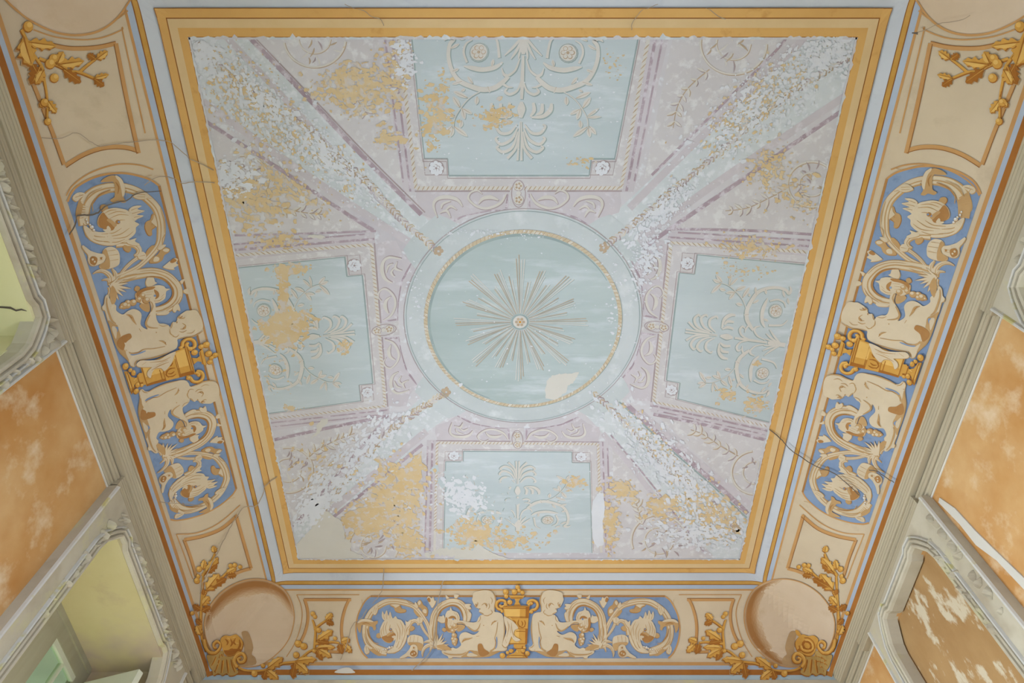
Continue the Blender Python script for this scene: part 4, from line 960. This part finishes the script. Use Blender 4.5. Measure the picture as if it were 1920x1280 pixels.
for name in ('top', 'left', 'right', 'bottom'):
    um = ur_map(name)
    panel = thing('panel', (CX, CY, 1), None, None); panel.parent = cv; panel.location = (0, 0, 0)
    rm = 1.3
    def pp(nm, pts, mat, layer):
        p = Part(nm, panel, um, layer); p.fill(pts, mat, 0, smooth=False); p.build()
    def notched(u, r, m): return [(-.755 - (u - 1) * .3, r), (.755 + (u - 1) * .3, r), (u, r), (u, rm), (-u, rm), (-u, r)]
    pp('border', [(-1.27, -.125), (1.27, -.125), (1.27, rm), (-1.27, rm)], 'cv_mauve', 2)
    p = Part('border_shadow', panel, um, 3)
    for s_ in (-1, 1):
        p.stroke([(1.19 * s_, -.12), (1.19 * s_, .4), (1.19 * s_, rm)], .030 if s_ > 0 else .022, 'cv_plum', 0); p.stroke([(1.255 * s_, -.05), (1.255 * s_, .4), (1.255 * s_, rm)], .020, 'cv_plum', 0)
    p.stroke([(-1.14, -.118), (0, -.118), (1.14, -.118)], .012, 'cv_shadow_plum', 0)
    p.build()
    pp('flat_moulding', [(-1.10, -.078), (1.10, -.078), (1.10, rm), (-1.10, rm)], 'cv_cream', 4)
    # twisted rope: one mesh of short strands
    p = Part('rope', panel, um, 4)
    def strands(a, b, n):
        for k in range(n):
            t_ = (k + .5) / n; c = (a[0] + (b[0] - a[0]) * t_, a[1] + (b[1] - a[1]) * t_); hz = abs(b[0] - a[0]) > .5
            d1 = (.016, .016) if hz else (.020, .018)
            p.stroke([(c[0] - d1[0], c[1] - d1[1]), c, (c[0] + d1[0], c[1] + d1[1])], [.004, .011, .004], 'cv_tan', 1, n=2)
    p.stroke([(-1.12, -.095), (1.12, -.095)], .030, 'cv_light', 0)
    strands((-1.12, -.095), (1.12, -.095), 44)
    for s_ in (-1, 1): p.stroke([(1.125 * s_, -.10), (1.125 * s_, .5), (1.125 * s_, rm)], .036, 'cv_light', 0); strands((1.125 * s_, -.10), (1.125 * s_, 1.0), 26)
    p.build(kind='stuff')
    pp('field', [(-.755, 0), (.755, 0), (.755, .125), (1, .125), (1, rm), (-1, rm), (-1, .125), (-.755, .125)], 'cv_blue', 5)
    p = Part('field_shadow', panel, um, 6)
    inner = [(-1, rm), (-1, .125), (-.755, .125), (-.755, 0), (.755, 0), (.755, .125), (1, .125), (1, rm)]
    for a, b in zip(inner, inner[1:]): p.stroke([a, b], .012, 'cv_shadow', 0)
    for a, b in zip(inner, inner[1:]): p.stroke([(a[0] * 1.02, a[1] - .02), (b[0] * 1.02, b[1] - .02)], .006, 'cv_shadow_plum', 0)
    p.build()
    for s_ in (-1, 1):
        p = Part('block_rosette', panel, lambda q, s_=s_: um((s_ * .885 + q[0] / 1000., .055 + q[1] / 1400.)), 6); p.sg = 1; rr = random.Random(s_ + 5)
        p.stroke([(-125, -70), (125, -70), (125, 95), (-125, 95)], 8, 'cv_shadow_plum', 0, n=1, closed=True)
        p.disc((4, 4), 84, 'cv_shadow_plum', 0)
        for k in range(8): a = k * .785; p.disc((52 * math.cos(a), 52 * math.sin(a)), 27, 'cv_white', 1, 8)
        for k in range(5): a = k * 1.256 + .4; p.disc((24 * math.cos(a) + 3, 24 * math.sin(a) + 3), 16, 'cv_shadow_plum', 2, 8); p.disc((24 * math.cos(a), 24 * math.sin(a)), 14, 'cv_white', 3, 8)
        p.build()
    for s_ in (1, -1):
        tf = lambda q, s_=s_: um((s_ * (UF(q)[0] - U0), UF(q)[1]))
        p = Part('scroll', panel, tf, 6); p.sg = 1 if s_ > 0 else -1
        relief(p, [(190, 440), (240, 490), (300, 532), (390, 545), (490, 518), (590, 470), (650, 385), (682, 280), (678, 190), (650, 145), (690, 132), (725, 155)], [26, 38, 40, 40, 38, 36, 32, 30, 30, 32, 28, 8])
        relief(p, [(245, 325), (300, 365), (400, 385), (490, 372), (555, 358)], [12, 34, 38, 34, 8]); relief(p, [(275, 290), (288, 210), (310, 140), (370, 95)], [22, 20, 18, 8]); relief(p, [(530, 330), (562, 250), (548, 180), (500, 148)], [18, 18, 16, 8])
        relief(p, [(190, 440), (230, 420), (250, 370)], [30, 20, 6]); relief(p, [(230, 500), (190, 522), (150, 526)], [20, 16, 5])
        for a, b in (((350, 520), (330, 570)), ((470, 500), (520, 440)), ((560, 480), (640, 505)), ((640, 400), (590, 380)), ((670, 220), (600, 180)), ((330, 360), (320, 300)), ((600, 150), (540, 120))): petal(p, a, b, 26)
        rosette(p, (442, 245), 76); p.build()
        p = Part('leaf_twig', panel, tf, 6); p.sg = 1 if s_ > 0 else -1
        relief(p, [(400, 555), (490, 612), (556, 695), (598, 780), (602, 860)], [8, 9, 9, 8, 5])
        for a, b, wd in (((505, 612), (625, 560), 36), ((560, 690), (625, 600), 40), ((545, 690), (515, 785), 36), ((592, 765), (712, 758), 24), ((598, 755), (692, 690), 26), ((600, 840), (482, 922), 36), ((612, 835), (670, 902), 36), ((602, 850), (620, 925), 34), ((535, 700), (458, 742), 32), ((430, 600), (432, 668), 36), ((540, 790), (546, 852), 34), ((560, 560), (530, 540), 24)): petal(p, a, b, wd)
        p.build()
    def tfc(s_): return lambda q: um((s_ * (UF(q)[0] - U0), UF(q)[1]))
    for s_ in (1, -1):
        p = Part('palmette', panel, tfc(s_), 6); p.sg = 1 if s_ > 0 else -1
        for q, ww in (([(95, 820), (150, 888), (220, 892), (262, 838), (240, 822)], [10, 22, 24, 20, 12]), ([(90, 850), (130, 940), (210, 982), (258, 940), (240, 922)], [10, 22, 24, 20, 12]), ([(85, 880), (118, 1000), (190, 1044), (244, 1010), (226, 994)], [10, 22, 24, 20, 12]), ([(75, 880), (92, 1010), (155, 1095)], [8, 20, 22]), ([(72, 800), (72, 960), (72, 1112)], [8, 14, 18]),
                      ([(150, 765), (240, 758), (300, 710), (312, 652)], [14, 30, 36, 20]), ([(190, 745), (232, 720), (238, 655)], [12, 30, 22]), ([(140, 760), (172, 710), (165, 648)], [12, 30, 22]), ([(72, 770), (72, 700), (72, 640)], [12, 60, 20]),
                      ([(110, 295), (138, 385), (190, 432)], [10, 16, 20]), ([(85, 270), (84, 480), (78, 620)], [20, 16, 10]), ([(88, 480), (112, 550), (168, 582), (210, 560), (192, 532)], [12, 18, 22, 20, 10]), ([(95, 110), (165, 200), (235, 272)], [16, 22, 8]), ([(92, 115), (140, 230), (182, 300)], [16, 22, 8]), ([(88, 120), (116, 250), (120, 300)], [14, 18, 6]), ([(80, 60), (80, 200), (82, 260)], [24, 34, 20])): relief(p, q, ww)
        p.build()
    # plum scroll frieze between panel and medallion
    for s_ in (1, -1):
        Uc = UG((938, 100))[0]
        tf = lambda q, s_=s_: um((s_ * (UG(q)[0] - Uc), UG(q)[1]))
        p = Part('frieze_ground', panel, tf, 2); p.fill([(1015, 108), (1500, 108), (1850, 108), (1862, 250), (1840, 330), (1700, 380), (1590, 458), (1480, 390), (1400, 352), (1200, 312), (1015, 298)], 'cv_plum' if 0 else 'cv_mauve', 0, smooth=False)
        p.stroke([(1020, 300), (1200, 316), (1400, 356), (1480, 394), (1585, 455)], [8, 10, 14, 22, 12], 'cv_plum', 1); p.stroke([(1030, 120), (1400, 122), (1780, 125)], [26, 20, 24], 'cv_plum', 1); p.stroke([(1032, 160), (1034, 290)], [14, 20], 'cv_plum', 1); p.build()
        p = Part('frieze_scroll', panel, tf, 4); p.sg = 1 if s_ > 0 else -1
        for q, ww in (([(1042, 155), (1090, 240), (1200, 288), (1300, 272), (1380, 205), (1368, 150), (1310, 128), (1260, 158)], [8, 22, 22, 18, 18, 16, 14, 6]), ([(1110, 215), (1180, 190), (1250, 200), (1290, 250)], [10, 34, 30, 8]), ([(1430, 272), (1480, 212), (1570, 186), (1660, 202), (1692, 262), (1650, 370)], [8, 26, 34, 30, 22, 8]), ([(1540, 222), (1606, 246), (1622, 290)], [8, 18, 8]), ([(1480, 300), (1540, 270), (1590, 320)], [6, 20, 6]), ([(1530, 370), (1570, 310), (1630, 330)], [6, 22, 6])): relief(p, q, ww, 'cv_shadow_plum')
        p.build()
    p = Part('cartouche', panel, lambda q: um((UG((938 + q[0], 150 + q[1]))[0] - UG((938, 100))[0], UG((938 + q[0], 150 + q[1]))[1])), 4); p.sg = 1
    p.fill([(-78, -150), (78, -150), (78, 160), (-78, 160)], 'cv_cream', 0, smooth=False)
    p.stroke([(0 + 62 * math.cos(k * .5236), 8 + 122 * math.sin(k * .5236)) for k in range(12)], 9, 'cv_shadow_plum', 1, closed=True)
    for cy_, r in ((-62, 46), (62, 48), (4, 24)): p.disc((3, cy_ + 3), r, 'cv_shadow_plum', 1); p.disc((0, cy_), r * .9, 'cv_light', 2)
    for cy_ in (-62, 62):
        for k in range(5): a = k * 1.256; p.disc((22 * math.cos(a), cy_ + 22 * math.sin(a)), 11, 'cv_tan', 3, 8)
    p.build()
# medallion
med = thing('medallion', (CX, CY, 1), None, None); med.parent = cv; med.location = (0, 0, 0)
def ringp(r, n=72, a0=0, a1=2 * math.pi): return [(CX + r * math.cos(a0 + (a1 - a0) * k / n), CY + r * math.sin(a0 + (a1 - a0) * k / n)) for k in range(n)]
p = Part('outer_ring', med, ident, 3)
star = []
for k in range(144):
    a = 2 * math.pi * k / 144; r = .203
    dd = abs(((a - math.pi / 4 + math.pi / 4) % (math.pi / 2)) - math.pi / 4)
    if dd < .19: r = .236
    elif dd < .23: r = .222
    star.append((CX + r * math.cos(a), CY + r * math.sin(a)))
p.fill(star, 'cv_ring', 0, smooth=False); p.build()
p = Part('ring_line', med, ident, 7); p.stroke(ringp(.2025), .0012, 'cv_shadow_plum', 0, n=1, closed=True); p.stroke(ringp(.1985), .0010, 'cv_shadow', 0, n=1, closed=True); p.build()
p = Part('disc', med, ident, 7); p.fill(ringp(.166), 'cv_medal', 0, smooth=False); p.build()
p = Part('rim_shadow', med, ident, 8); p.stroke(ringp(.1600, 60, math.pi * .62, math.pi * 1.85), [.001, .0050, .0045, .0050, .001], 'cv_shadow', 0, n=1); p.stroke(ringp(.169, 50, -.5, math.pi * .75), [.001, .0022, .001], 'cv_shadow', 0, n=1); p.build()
p = Part('rope', med, ident, 9); p.stroke(ringp(.1655), .0062, 'cv_gold', 0, n=1, closed=True); rr = random.Random(2)
for k in range(150):
    a = 2 * math.pi * k / 150; r = .1655
    p.stroke([(CX + (r - .0032) * math.cos(a), CY + (r - .0032) * math.sin(a)), (CX + (r + .0032) * math.cos(a + .022), CY + (r + .0032) * math.sin(a + .022))], .0013, 'cv_tan', 1, n=1)
p.build(kind='stuff')
SX, SY = px((975, 603)); rr = random.Random(9)
for b_ in range(32):
    a0 = math.pi * 2 * b_ / 32; lg = (.119, .080, .102, .084)[b_ % 4]
    for j in ((-1.5, -.5, .5, 1.5) if b_ % 2 == 0 else (-.6, .6)):
        a = a0 + j * .040; ln = lg * (1 - .03 * abs(j)) * rr.uniform(.94, 1.04)
        p = Part('ray', med, ident, 8); c_, s_ = math.cos(a), math.sin(a)
        q = [(SX + c_ * .016, SY + s_ * .016), (SX + c_ * ln * .6, SY + s_ * ln * .6), (SX + c_ * ln, SY + s_ * ln)]
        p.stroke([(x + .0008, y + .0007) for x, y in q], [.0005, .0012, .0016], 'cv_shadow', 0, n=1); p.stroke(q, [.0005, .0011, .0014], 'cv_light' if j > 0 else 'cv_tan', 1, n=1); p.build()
p = Part('sun_boss', med, ident, 8); p.stroke([(SX + .0135 * math.cos(k * .5236), SY + .0135 * math.sin(k * .5236)) for k in range(12)], .0026, 'cv_shadow', 0, closed=True); p.disc((SX, SY), .012, 'cv_light', 1)
for k in range(6): p.disc((SX + .006 * math.cos(k * 1.047), SY + .006 * math.sin(k * 1.047)), .0028, 'cv_tan', 2, 8)
p.disc((SX, SY), .0024, 'gold', 3, 8); p.build()
# garlands down the ribs
for q in ([(365, 80), (420, 130), (500, 195), (560, 232), (640, 300), (700, 352), (760, 418), (822, 470)], [(1592, 108), (1520, 150), (1440, 205), (1350, 285), (1270, 350), (1200, 410), (1132, 464)], [(600, 965), (680, 860), (740, 800), (790, 765), (836, 735)], [(1112, 735), (1180, 800), (1250, 872), (1320, 925), (1380, 990)]):
    p = Part('garland', cv, px, 4); rr = random.Random(int(q[0][0])); path = cr(q, 14)
    p.stroke(q, [3, 6, 9], 'cv_cream', 0)
    for k in range(0, len(path) - 1):
        x, y = path[k]; x2, y2 = path[k + 1]; l = math.hypot(x2 - x, y2 - y) or 1; ux, uy = (x2 - x) / l, (y2 - y) / l
        for s_ in (-1, 1):
            e = rr.uniform(3, 8); f_ = rr.uniform(5, 12)
            p.stroke([(x, y), (x + ux * f_ * .6 - uy * s_ * e, y + uy * f_ * .6 + ux * s_ * e), (x + ux * f_ - uy * s_ * e * .8, y + uy * f_ + ux * s_ * e * .8)], [1.5, 2.6, 1], rr.choice(('cv_tan', 'cv_tan', 'cv_light', 'cv_shadow_plum', 'cv_gold')), 1, n=2)
    x, y = path[-1]
    for k in range(5): a = k * 1.256; p.disc((x + 6 * math.cos(a), y + 6 * math.sin(a)), 4, 'cv_tan', 2, 7)
    p.build(kind='stuff')
# scrollwork of the spandrels: circle with leaves and a twig
def medal(sp, c, r, twig, a0=0, a1=6.28, rot=0):
    p = Part('scroll', sp, px, 4); p.sg = 1; rr = random.Random(int(c[0]))
    q = [(c[0] + r * math.cos(a0 + (a1 - a0) * k / 16), c[1] + r * .92 * math.sin(a0 + (a1 - a0) * k / 16)) for k in range(17)]
    p.stroke([(x + 1, y + 1) for x, y in q], 4.5, 'cv_tan', 0); p.stroke(q, 3.2, 'cv_light', 1)
    q = [(c[0] + r * .52 * math.cos(k * .6 + rot), c[1] + r * .48 * math.sin(k * .6 + rot)) for k in range(9)]
    p.stroke([(x + 1, y + 1) for x, y in q], 3, 'cv_tan', 0); p.stroke(q, 2.4, 'cv_light', 1)
    for k in range(22):
        a = rr.uniform(0, 6.28); d = rr.uniform(.05, .8) * r; l = rr.uniform(.15, .4) * r; b = a + rr.uniform(-1, 1)
        x, y = c[0] + d * math.cos(a), c[1] + d * math.sin(a)
        p.stroke([(x, y), (x + l * .5 * math.cos(b) + 2, y + l * .5 * math.sin(b)), (x + l * math.cos(b), y + l * math.sin(b))], [1, 3.4, .8], rr.choice(('cv_tan', 'cv_light', 'cv_shadow_plum')), 2, n=3)
    p.build()
    p = Part('leaf_twig', sp, px, 4); p.sg = 1
    p.stroke(twig, [2.4, 1.4], 'cv_tan', 0); path = cr(twig, 5)
    for k in range(1, len(path) - 1, 2):
        x, y = path[k]
        for s_ in (-1, 1):
            b = math.atan2(path[k + 1][1] - y, path[k + 1][0] - x) + s_ * rr.uniform(.5, 1.1); l = rr.uniform(11, 20)
            e = (x + l * math.cos(b), y + l * math.sin(b)); mid_ = (x + l * .5 * math.cos(b), y + l * .5 * math.sin(b))
            p.stroke([(x + 1, y + 1), (mid_[0] + 1.2, mid_[1] + 1.2), (e[0] + 1, e[1] + 1)], [1.5, 6.5, 1], 'cv_tan' if rr.random() < .6 else 'cv_shadow_plum', 0, n=3); p.stroke([(x, y), mid_, e], [1, 4.6, .8], 'cv_light', 1, n=3)
    p.build()
medal(SP[0], (1375, 82), 62, [(1330, 130), (1290, 165), (1270, 200), (1262, 240)], .0, 3.4)
medal(SP[1], (1522, 345), 46, [(1480, 350), (1440, 372), (1400, 390), (1360, 395)], .6, 5.4)
medal(SP[2], (1415, 885), 44, [(1385, 855), (1350, 835), (1320, 815), (1295, 805)], 1.4, 4.6)
medal(SP[3], (1235, 1012), 52, [(1205, 985), (1198, 960), (1192, 940)], 2.8, 6.4)
medal(SP[4], (700, 1022), 46, [(735, 985), (755, 950), (758, 925), (765, 905)], 2.6, 6.8)
medal(SP[5], (540, 880), 46, [(575, 860), (600, 840), (630, 825), (665, 812)], -1.8, 1.9)
medal(SP[6], (455, 335), 48, [(490, 370), (530, 390), (570, 398), (605, 402)], -1.7, 1.6)
medal(SP[7], (590, 72), 58, [(630, 130), (655, 160), (672, 190), (690, 215)], .1, 3.0)
# wear: flaked spots, ochre preparation showing through, bare plaster
def PF(x_, y_):
    v_ = y_ - 640; z_ = FPX * cT - v_ * sT
    return (x_ - 960) / z_, (v_ * cT + FPX * sT) / z_
def blob(part, c, r, mat, layer, rr, el=1.0, ang=0):
    n = rr.randint(5, 8); q = []
    for k in range(n):
        a = 2 * math.pi * k / n + rr.uniform(-.25, .25); d = r * rr.uniform(.45, 1.25)
        x, y = d * math.cos(a) * el, d * math.sin(a)
        q.append((c[0] + x * math.cos(ang) - y * math.sin(ang), c[1] + x * math.sin(ang) + y * math.cos(ang)))
    b = len(part.v); off = (layer + part.lay + 1) * LAY; ok = True; vs = []
    for u in q:
        x, y = PF(min(max(u[0], 300), 1640), min(max(u[1], 20), 1080))
        if not (IX0 - .001 < x < IX1 + .001 and IY0 - .001 < y < IY1 + .001): return
        vs.append(M3(x, y, off))
    part.v += vs; part.f.append(tuple(b + k for k in reversed(range(n)))); part.mi.append(part.mid(mat))
CLOUDS = [  # centre, radii, angle, count, size, colour
    ((480, 190), (150, 62), .76, 420, 4.0, 'cv_white'), ((470, 190), (130, 60), .76, 330, 4.2, 'cv_ochre'), ((620, 300), (150, 34), .76, 330, 3.6, 'cv_white'), ((600, 290), (110, 40), .76, 120, 4.0, 'cv_ochre'), ((380, 100), (40, 50), 0, 160, 5, 'cv_white'),
    ((665, 165), (75, 50), .1, 300, 5.2, 'cv_ochre'), ((740, 150), (26, 70), .1, 120, 4.6, 'cv_ochre'), ((818, 215), (28, 70), .1, 150, 4.6, 'cv_ochre'), ((930, 218), (34, 20), 0, 90, 4.2, 'cv_ochre'), ((760, 110), (20, 60), 0, 80, 4.5, 'cv_white'), ((725, 260), (25, 20), 0, 40, 5, 'cv_ochre'),
    ((470, 375), (70, 55), .4, 260, 5.2, 'cv_ochre'), ((430, 330), (50, 40), 0, 160, 4.5, 'cv_white'), ((540, 345), (90, 18), .6, 120, 4, 'cv_ochre'),
    ((1420, 195), (130, 46), -.72, 260, 3.6, 'cv_ochre'), ((1440, 180), (160, 60), -.72, 480, 4.0, 'cv_white'), ((1440, 320), (40, 50), 0, 120, 4, 'cv_ochre'), ((1240, 400), (90, 24), -.72, 240, 3.4, 'cv_white'), ((1560, 100), (50, 40), 0, 180, 4.5, 'cv_white'), ((1500, 370), (40, 45), 0, 60, 4, 'cv_ochre'), ((1150, 125), (26, 30), 0, 40, 2.6, 'cv_ochre'), ((1085, 305), (30, 10), 0, 36, 2.8, 'cv_ochre'),
    ((740, 920), (60, 70), .6, 330, 5.6, 'cv_ochre'), ((690, 975), (50, 36), 0, 200, 5.6, 'cv_ochre'), ((765, 1010), (30, 40), 0, 130, 5, 'cv_ochre'), ((660, 860), (150, 50), -.78, 330, 4.2, 'cv_white'), ((590, 950), (60, 30), -.78, 160, 5, 'cv_white'), ((600, 880), (60, 60), -.78, 50, 4, 'cv_ochre'),
    ((890, 1000), (50, 28), .2, 180, 4.6, 'cv_ochre'), ((900, 920), (70, 40), .5, 160, 7, 'cv_blue'), ((870, 930), (50, 30), .3, 120, 4.6, 'cv_white'), ((960, 1010), (60, 22), 0, 80, 4, 'cv_ochre'), ((850, 1035), (50, 8), 0, 60, 5, 'cv_bare'),
    ((1335, 960), (70, 42), .5, 220, 4.4, 'cv_ochre'), ((1165, 915), (30, 20), 0, 90, 4.6, 'cv_ochre'), ((1240, 950), (36, 24), 0, 110, 5, 'cv_ochre'), ((1140, 980), (24, 50), 0, 110, 4.6, 'cv_ochre'), ((1260, 880), (150, 46), .82, 420, 4.0, 'cv_white'), ((1230, 830), (80, 20), .85, 80, 3.2, 'cv_ochre'), ((1080, 905), (20, 12), 0, 30, 4, 'cv_ochre'), ((1300, 1000), (90, 30), 0, 160, 4.4, 'cv_white'),
    ((520, 452), (50, 16), -.05, 100, 4, 'cv_ochre'), ((545, 505), (36, 10), 0, 80, 4, 'cv_ochre'), ((531, 540), (9, 44), 0, 80, 4.6, 'cv_ochre'), ((535, 612), (42, 30), 0, 260, 5.4, 'cv_ochre'), ((570, 600), (24, 30), 0, 50, 3.4, 'cv_ochre'), ((645, 650), (14, 14), 0, 30, 3.4, 'cv_ochre'), ((545, 764), (16, 6), 0, 24, 3.6, 'cv_ochre'), ((505, 690), (60, 60), 0, 60, 2.8, 'cv_ochre'),
    ((1410, 462), (60, 24), 0, 110, 3.4, 'cv_ochre'), ((1390, 510), (50, 16), 0, 60, 2.8, 'cv_ochre'), ((1360, 738), (18, 12), 0, 40, 3.6, 'cv_ochre'), ((1415, 760), (24, 18), 0, 50, 3.4, 'cv_ochre'), ((1420, 680), (8, 6), 0, 14, 3, 'cv_ochre'),
    ((890, 435), (60, 8), 0, 40, 2.6, 'cv_white'), ((1000, 440), (200, 14), 0, 60, 2.0, 'cv_white'), ((1150, 600), (20, 120), 0, 50, 2.6, 'cv_white'), ((1210, 490), (30, 60), .3, 140, 3.2, 'cv_white'), ((780, 560), (16, 90), 0, 50, 2.4, 'cv_white'), ((960, 700), (400, 300), 0, 200, 1.5, 'cv_white'), ((960, 250), (420, 160), 0, 220, 1.7, 'cv_white')]
for colr, nm in (('cv_ochre', 'ochre_wear'), ('cv_white', 'white_flaking'), ('cv_blue', 'blue_wear'), ('cv_bare', 'bare_wear')):
    p = Part(nm, cv, ident, {'cv_ochre': 9, 'cv_white': 10.3}.get(colr, 7.7)); rr = random.Random(17)
    for c, rd, an, n, sz, col in CLOUDS:
        if col != colr: continue
        for k in range(int(n * (1.9 if sz > 3 else 1))):
            gx_, gy_ = rr.gauss(0, .48) * rd[0], rr.gauss(0, .48) * rd[1]
            blob(p, (c[0] + gx_ * math.cos(an) - gy_ * math.sin(an), c[1] + gx_ * math.sin(an) + gy_ * math.cos(an)), sz * rr.choice((.3, .4, .5, .6, .8, 1.1)) * rr.uniform(.7, 1.1), col, .2 + .6 * rr.random(), rr, rr.uniform(1, 1.9), an + rr.uniform(-.5, .5))
    p.build(kind='stuff')
C4 = crop(480, 760, 3.84); C5 = crop(960, 760, 4); CL = crop(430, 440, 3.5556)
for cf, q, mt, nm in ((ident, [(1022, 730), (1026, 712), (1036, 703), (1052, 700), (1072, 699), (1085, 697), (1083, 706), (1074, 716), (1066, 722), (1062, 734), (1050, 743), (1040, 750), (1024, 747)], 'cv_bare', 'bare_patch'),
                  (C4, [(300, 1100), (285, 1010), (330, 950), (400, 880), (430, 800), (470, 765), (530, 760), (560, 800), (600, 812), (622, 850), (640, 905), (640, 950), (690, 985), (680, 1040), (770, 1080), (780, 1100)], 'cv_bare', 'bare_patch'),
                  (C4, [(440, 145), (470, 100), (515, 88), (520, 120), (480, 160), (455, 195), (400, 238), (395, 225), (440, 190)], 'cv_bare', 'bare_patch'), (C4, [(1420, 1100), (1450, 1030), (1560, 1040), (1600, 990), (1650, 1030), (1700, 1060), (1820, 1100)], 'cv_bare', 'bare_patch'),
                  (C5, [(600, 720), (640, 660), (680, 650), (695, 760), (680, 880), (690, 1040), (640, 1060), (605, 1000), (595, 850)], 'cv_white', 'bare_patch'), (CL, [(505, 12), (560, -5), (630, 2), (642, 20), (600, 26), (550, 18)], 'cv_bare', 'bare_patch'),
                  (CL, [(235, 610), (262, 560), (300, 530), (350, 520), (400, 512), (450, 508), (492, 560), (488, 620), (480, 660), (450, 712), (400, 745), (350, 758), (310, 730), (270, 690), (232, 660)], 'cv_ochre', 'ochre_patch'),
                  (CL, [(300, 225), (340, 205), (385, 235), (372, 320), (398, 400), (385, 480), (350, 500), (345, 410), (352, 330), (320, 270)], 'cv_ochre', 'ochre_patch'), (C4, [(640, 780), (740, 740), (860, 720), (950, 700), (980, 760), (930, 840), (800, 860), (700, 880), (640, 870)], 'cv_ochre', 'ochre_patch'),
                  (C4, [(1090, 420), (1190, 330), (1195, 520), (1130, 600), (1000, 590), (1040, 500)], 'cv_ochre', 'ochre_patch')):
    rr = random.Random(int(q[0][0])); e = []
    for i, a in enumerate(q):
        b = q[(i + 1) % len(q)]
        for k in range(5): e.append((a[0] + (b[0] - a[0]) * k / 5 + rr.uniform(-5, 5) * (1 if cf is not ident else .25), a[1] + (b[1] - a[1]) * k / 5 + rr.uniform(-5, 5) * (1 if cf is not ident else .25)))
    p = Part(nm, cv, lambda u, cf=cf: clampc(px(cf(u)), -.0005), 8.6 if mt == 'cv_ochre' else 10); p.fill(e, mt, 0, smooth=False); p.build()
# ------------------------------------------------------------------ cracks
for q, ww, mt in (([(65, 258), (108, 258), (140, 247), (165, 262), (185, 272), (210, 268), (250, 264), (285, 260), (320, 266), (350, 290), (378, 305), (402, 318)], 1.6, 'crack_soft'),
              ([(118, 440), (130, 420), (137, 403), (165, 400), (180, 396), (190, 387), (210, 378), (235, 373), (250, 362), (275, 357), (300, 356)], [2.6, 3.4, 2.4, 1.2], 'crack'), ([(268, 345), (290, 330), (320, 331), (340, 341), (370, 338), (404, 342)], 1.6, 'crack_soft'),
              ([(520, 892), (498, 908), (480, 942), (455, 945), (440, 965), (428, 985), (415, 1010), (400, 1040), (380, 1080), (368, 1110)], 1.8, 'crack_soft'), ([(288, 940), (340, 940), (380, 942)], 1.2, 'crack_soft'),
              ([(1442, 803), (1460, 818), (1480, 835), (1530, 868), (1562, 880), (1590, 900), (1615, 924)], 1.8, 'crack'), ([(1633, 876), (1650, 880), (1668, 892), (1686, 904)], 1.8, 'crack'),
              ([(832, 1085), (828, 1100), (822, 1130), (817, 1170), (814, 1205), (806, 1225), (790, 1245), (772, 1262)], 1.8, 'crack_soft'), ([(720, 1062), (720, 1095), (712, 1115), (700, 1130)], 1.4, 'crack_soft'), ([(690, 1140), (678, 1158), (664, 1168), (656, 1190), (650, 1215), (640, 1240)], 1.5, 'crack_soft'),
              ([(648, 1), (664, 10), (690, 24), (700, 32), (714, 35), (721, 48)], 1.4, 'crack_soft'), ([(1232, 1), (1206, 15), (1186, 40), (1184, 56)], 1.2, 'crack_soft'), ([(1322, 10), (1340, 27), (1358, 36)], 1.6, 'crack_soft'), ([(1712, 62), (1730, 58), (1760, 45), (1800, 38), (1822, 28)], 1.4, 'crack_soft'), ([(1712, 61), (1724, 62)], [2, 5], 'crack')):
    p = Part('crack', ceiling, px, 26); rr = random.Random(int(q[0][0])); qq = cr(q, 4)
    p.stroke([(x + rr.uniform(-.7, .7), y + rr.uniform(-.7, .7)) for x, y in qq], ww, mt, 0, n=1); p.build()
p = Part('plaster_patch', ceiling, px, 26); p.fill([(628, 1265), (640, 1258), (655, 1256), (664, 1262), (666, 1266), (645, 1267)], 'plaster_white', 0); p.build()
